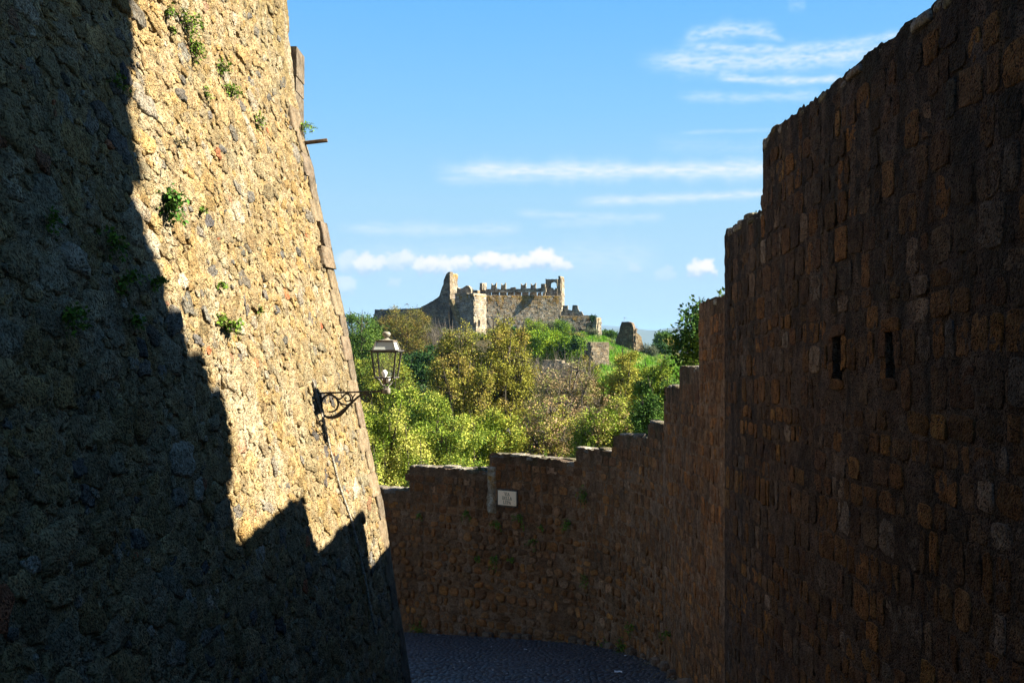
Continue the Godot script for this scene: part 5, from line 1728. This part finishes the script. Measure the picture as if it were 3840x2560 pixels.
# ---------------------------------------------------------------- sky
func build_sky() -> Sky:
	var W := 4096
	var H := 2048
	var px := W / 360.0
	# clear air: pale at the horizon, deeper blue above
	var column := Image.create(1, H, false, Image.FORMAT_RGB8)
	var tones := [[0.0, Color(0.745, 0.876, 0.950)], [3.0, Color(0.728, 0.872, 0.950)], [8.0, Color(0.660, 0.845, 0.965)], [13.0, Color(0.545, 0.795, 0.980)], [20.0, Color(0.425, 0.725, 0.985)], [35.0, Color(0.270, 0.520, 0.800)], [60.0, Color(0.185, 0.370, 0.600)], [90.0, Color(0.155, 0.315, 0.520)]]
	for j in H:
		var el := 90.0 - (j + 0.5) / H * 180.0
		var c: Color = tones[0][1] if el > 0 else Color(0.30, 0.30, 0.24)
		for k in tones.size() - 1:
			if el >= tones[k][0]:
				c = (tones[k][1] as Color).lerp(tones[k + 1][1], clampf((el - tones[k][0]) / (tones[k + 1][0] - tones[k][0]), 0, 1))
		column.set_pixel(0, j, c)
	column.resize(W, H, Image.INTERPOLATE_NEAREST)
	# high wisps all round, laid coarse and enlarged
	var lw := 1024
	var lh := 256
	var wisp := PackedByteArray()
	wisp.resize(lw * lh * 4)
	var n1 := FastNoiseLite.new()
	n1.seed = 5
	n1.frequency = 1.0
	n1.fractal_octaves = 4
	for j in lh:
		var el := 90.0 * (1.0 - (j + 0.5) / lh)
		for i in lw:
			var a := TAU * i / lw
			var front := absf(a - PI) < deg_to_rad(31.0) and el < 21.0
			var v := 0.0
			if el > 3.0 and not front:
				v = clampf(n1.get_noise_3d(cos(a) * 2.2, el * 0.16 + 0.5 * sin(a * 3.0), sin(a) * 2.2) * 1.5 - 0.28, 0.0, 0.55) * clampf((el - 3.0) / 6.0, 0, 1)
			var at := (j * lw + i) * 4
			wisp[at] = 250; wisp[at + 1] = 252; wisp[at + 2] = 255
			wisp[at + 3] = int(v * 255.0)
	var wi := Image.create_from_data(lw, lh, false, Image.FORMAT_RGBA8, wisp)
	wi.resize(W, H / 2, Image.INTERPOLATE_CUBIC)
	column.convert(Image.FORMAT_RGBA8)
	column.blend_rect(wi, Rect2i(0, 0, W, H / 2), Vector2i.ZERO)
	# the clouds ahead: [x0, y0, x1, y1, half thickness, strength, bow, raggedness] in the sketch's half-scale units (2352 wide)
	var bands := [
		[1015, 390, 1860, 386, 15, 0.66, 4, 0.45], [1330, 463, 1870, 434, 7, 0.52, 4, 0.5], [1000, 410, 1300, 412, 8, 0.3, 0, 0.5],
		[1480, 140, 2080, 112, 17, 0.56, 12, 0.85], [1560, 100, 2080, 78, 9, 0.52, 24, 0.8], [1570, 92, 1780, 74, 13, 0.5, -14, 1.0], [1600, 78, 1800, 92, 7, 0.38, -18, 0.9], [1530, 152, 1800, 146, 8, 0.3, 6, 0.8],
		[1640, 176, 1930, 182, 7, 0.62, 6, 0.7], [1650, 168, 1720, 178, 8, 0.4, 0, 0.9], [1560, 222, 1880, 216, 9, 0.34, 6, 0.8],
		[1180, 488, 1520, 500, 7, 0.28, 3, 0.7], [780, 525, 1190, 526, 10, 0.30, 2, 0.6], [1240, 516, 1460, 504, 7, 0.22, 0, 0.7], [1560, 305, 1780, 298, 3, 0.25, 0, 0.4], [780, 590, 1500, 592, 26, 0.20, 0, 0.6], [1500, 330, 1900, 350, 14, 0.12, 0, 0.6], [1810, 12, 1850, 12, 10, 0.2, 0, 0.9]]
	var puffs := [[800, 604, 26, 0.5], [838, 608, 24, 0.85], [866, 606, 18, 0.8], [905, 602, 24, 0.6], [934, 596, 20, 0.75], [970, 612, 20, 0.85], [992, 606, 20, 0.95], [1016, 612, 22, 0.9], [1042, 610, 17, 0.9], [1062, 604, 18, 0.95], [1110, 600, 20, 0.98], [1134, 598, 20, 1.0], [1160, 606, 18, 0.95], [1186, 606, 18, 0.95], [1206, 604, 16, 0.9], [1238, 596, 24, 1.0], [1256, 594, 22, 1.0], [1280, 606, 17, 0.95], [1302, 610, 13, 0.8], [795, 657, 22, 0.45], [1600, 618, 20, 0.9], [1622, 616, 18, 1.0], [1638, 626, 11, 0.8], [1458, 616, 16, 0.3], [1528, 630, 20, 0.25], [905, 650, 14, 0.25]]
	var n2 := FastNoiseLite.new()
	n2.seed = 9
	n2.frequency = 1.0
	n2.fractal_octaves = 5
	var x0 := int(W * 0.5 - 29.0 * px)
	var x1 := int(W * 0.5 + 29.0 * px)
	var y0 := int(H * 0.5 - 20.5 * px)
	var y1 := int(H * 0.5 - 1.2 * px)
	var cw := x1 - x0
	var ch := y1 - y0
	var data := PackedByteArray()
	data.resize(cw * ch * 4)
	for j in ch:
		var el := deg_to_rad(90.0 - (y0 + j + 0.5) / H * 180.0)
		for i in cw:
			var az := ((x0 + i + 0.5) / W - 0.5) * TAU
			var sx := 1176.0 + 2287.0 * tan(az)
			var sy := 784.0 - 2287.0 * tan(el) / cos(az)
			var alpha := 0.0
			for b in bands:
				if sx < b[0] - 60.0 or sx > b[2] + 60.0 or absf(sy - (b[1] + b[3]) * 0.5) > b[4] * 3.0 + absf(b[6]) + 30.0:
					continue
				var f: float = (sx - b[0]) / (b[2] - b[0])
				var mid: float = lerpf(b[1], b[3], f) + b[6] * 4.0 * f * (1.0 - f)
				mid += b[7] * 5.0 * n2.get_noise_2d(sx * 0.009 + b[1], b[3] * 3.0)
				var th: float = b[4] * 1.9 * (0.8 + 0.5 * n2.get_noise_2d(sx * 0.009, b[1] * 1.7))
				var e := absf(sy - mid) / th
				if e > 1.8:
					continue
				var ends := smoothstep(-0.06, 0.14, f) * (1.0 - smoothstep(0.93, 1.06, f))
				var streak: float = 1.0 + b[7] * 1.5 * (n2.get_noise_2d(sx * 0.012 + sy * 0.03, sy * 0.16 - sx * 0.012) + 0.25 * n2.get_noise_2d(sx * 0.012, sy * 0.35 + sx * 0.02))
				alpha = maxf(alpha, b[5] * exp(-e * e * 1.35) * ends * clampf(streak, 0.0, 1.25))
			var white := Color(0.985, 0.99, 1.0)
			if sy > 545.0 and sy < 690.0:
				var wob := 11.0 * n2.get_noise_2d(sx * 0.035, sy * 0.05)
				var wob2 := 11.0 * n2.get_noise_2d(sx * 0.035 + 70.0, sy * 0.05)
				var best := 0.0
				var up := 0.0
				for b in puffs:
					var dx: float = (sx + wob - b[0]) / (b[2] * 1.2)
					if absf(dx) > 1.3:
						continue
					var dy: float = (sy + wob2 - b[1]) / (b[2] * (1.15 if sy < b[1] else 1.05))
					var e := dx * dx + dy * dy
					if e < 1.35:
						var v: float = b[3] * (1.0 - smoothstep(0.45, 1.3, e))
						if v > best:
							best = v
							up = dy
				if best > alpha:
					white = Color(1.0, 0.99, 0.985).lerp(Color(0.74, 0.845, 0.935), smoothstep(-0.1, 0.9, up))
					alpha = best
			var at := (j * cw + i) * 4
			data[at] = int(white.r * 255.0)
			data[at + 1] = int(white.g * 255.0)
			data[at + 2] = int(white.b * 255.0)
			data[at + 3] = int(clampf(alpha, 0, 1) * 255.0)
	column.blend_rect(Image.create_from_data(cw, ch, false, Image.FORMAT_RGBA8, data), Rect2i(0, 0, cw, ch), Vector2i(x0, y0))
	column.convert(Image.FORMAT_RGB8)
	var turned := Image.create(W, H, false, Image.FORMAT_RGB8)      # straight ahead lies at the picture's edge
	turned.blit_rect(column, Rect2i(W / 2, 0, W / 2, H), Vector2i.ZERO)
	turned.blit_rect(column, Rect2i(0, 0, W / 2, H), Vector2i(W / 2, 0))
	column = turned
	var pm := PanoramaSkyMaterial.new()
	pm.panorama = ImageTexture.create_from_image(column)
	pm.energy_multiplier = 0.238
	var sky := Sky.new()
	sky.sky_material = pm
	return sky

# ---------------------------------------------------------------- the scene
func _ready() -> void:
	rng.seed = 20240
	na.seed = 3
	na.frequency = 0.05
	na.fractal_octaves = 3
	nb.seed = 8
	nb.frequency = 0.05
	nb.fractal_octaves = 4
	var cam := Camera3D.new()
	cam.name = "camera"
	cam.fov = 37.82
	cam.near = 0.1
	cam.far = 14000.0
	add_child(cam)
	cam.current = true
	var env := Environment.new()
	env.background_mode = Environment.BG_SKY
	env.sky = build_sky()
	env.tonemap_mode = Environment.TONE_MAPPER_LINEAR
	env.tonemap_exposure = 4.4
	env.fog_enabled = true
	env.fog_density = 0.00008
	env.fog_light_color = Color(0.60, 0.77, 0.97)
	env.sdfgi_enabled = true
	env.ssao_enabled = true
	env.ssil_enabled = true
	var we := WorldEnvironment.new()
	we.name = "environment"
	we.environment = env
	add_child(we)
	var sun := DirectionalLight3D.new()
	sun.name = "sun"
	sun.light_energy = 1.6
	sun.light_color = Color(1.0, 0.955, 0.87)
	sun.light_angular_distance = 0.5
	sun.shadow_enabled = true
	add_child(sun)
	var towards := Vector3(1.0, 0.77, 0.02)          # high on the right
	sun.look_at_from_position(towards, Vector3.ZERO, Vector3.UP)
	make_materials()
	make_path()
	build_land()
	build_road()
	build_bastion()
	build_walls()
	build_house()
	make_leaves()
	build_castle()
	build_trees()
	build_lamp()
	build_sign()
	build_plants()
	build_small_things()
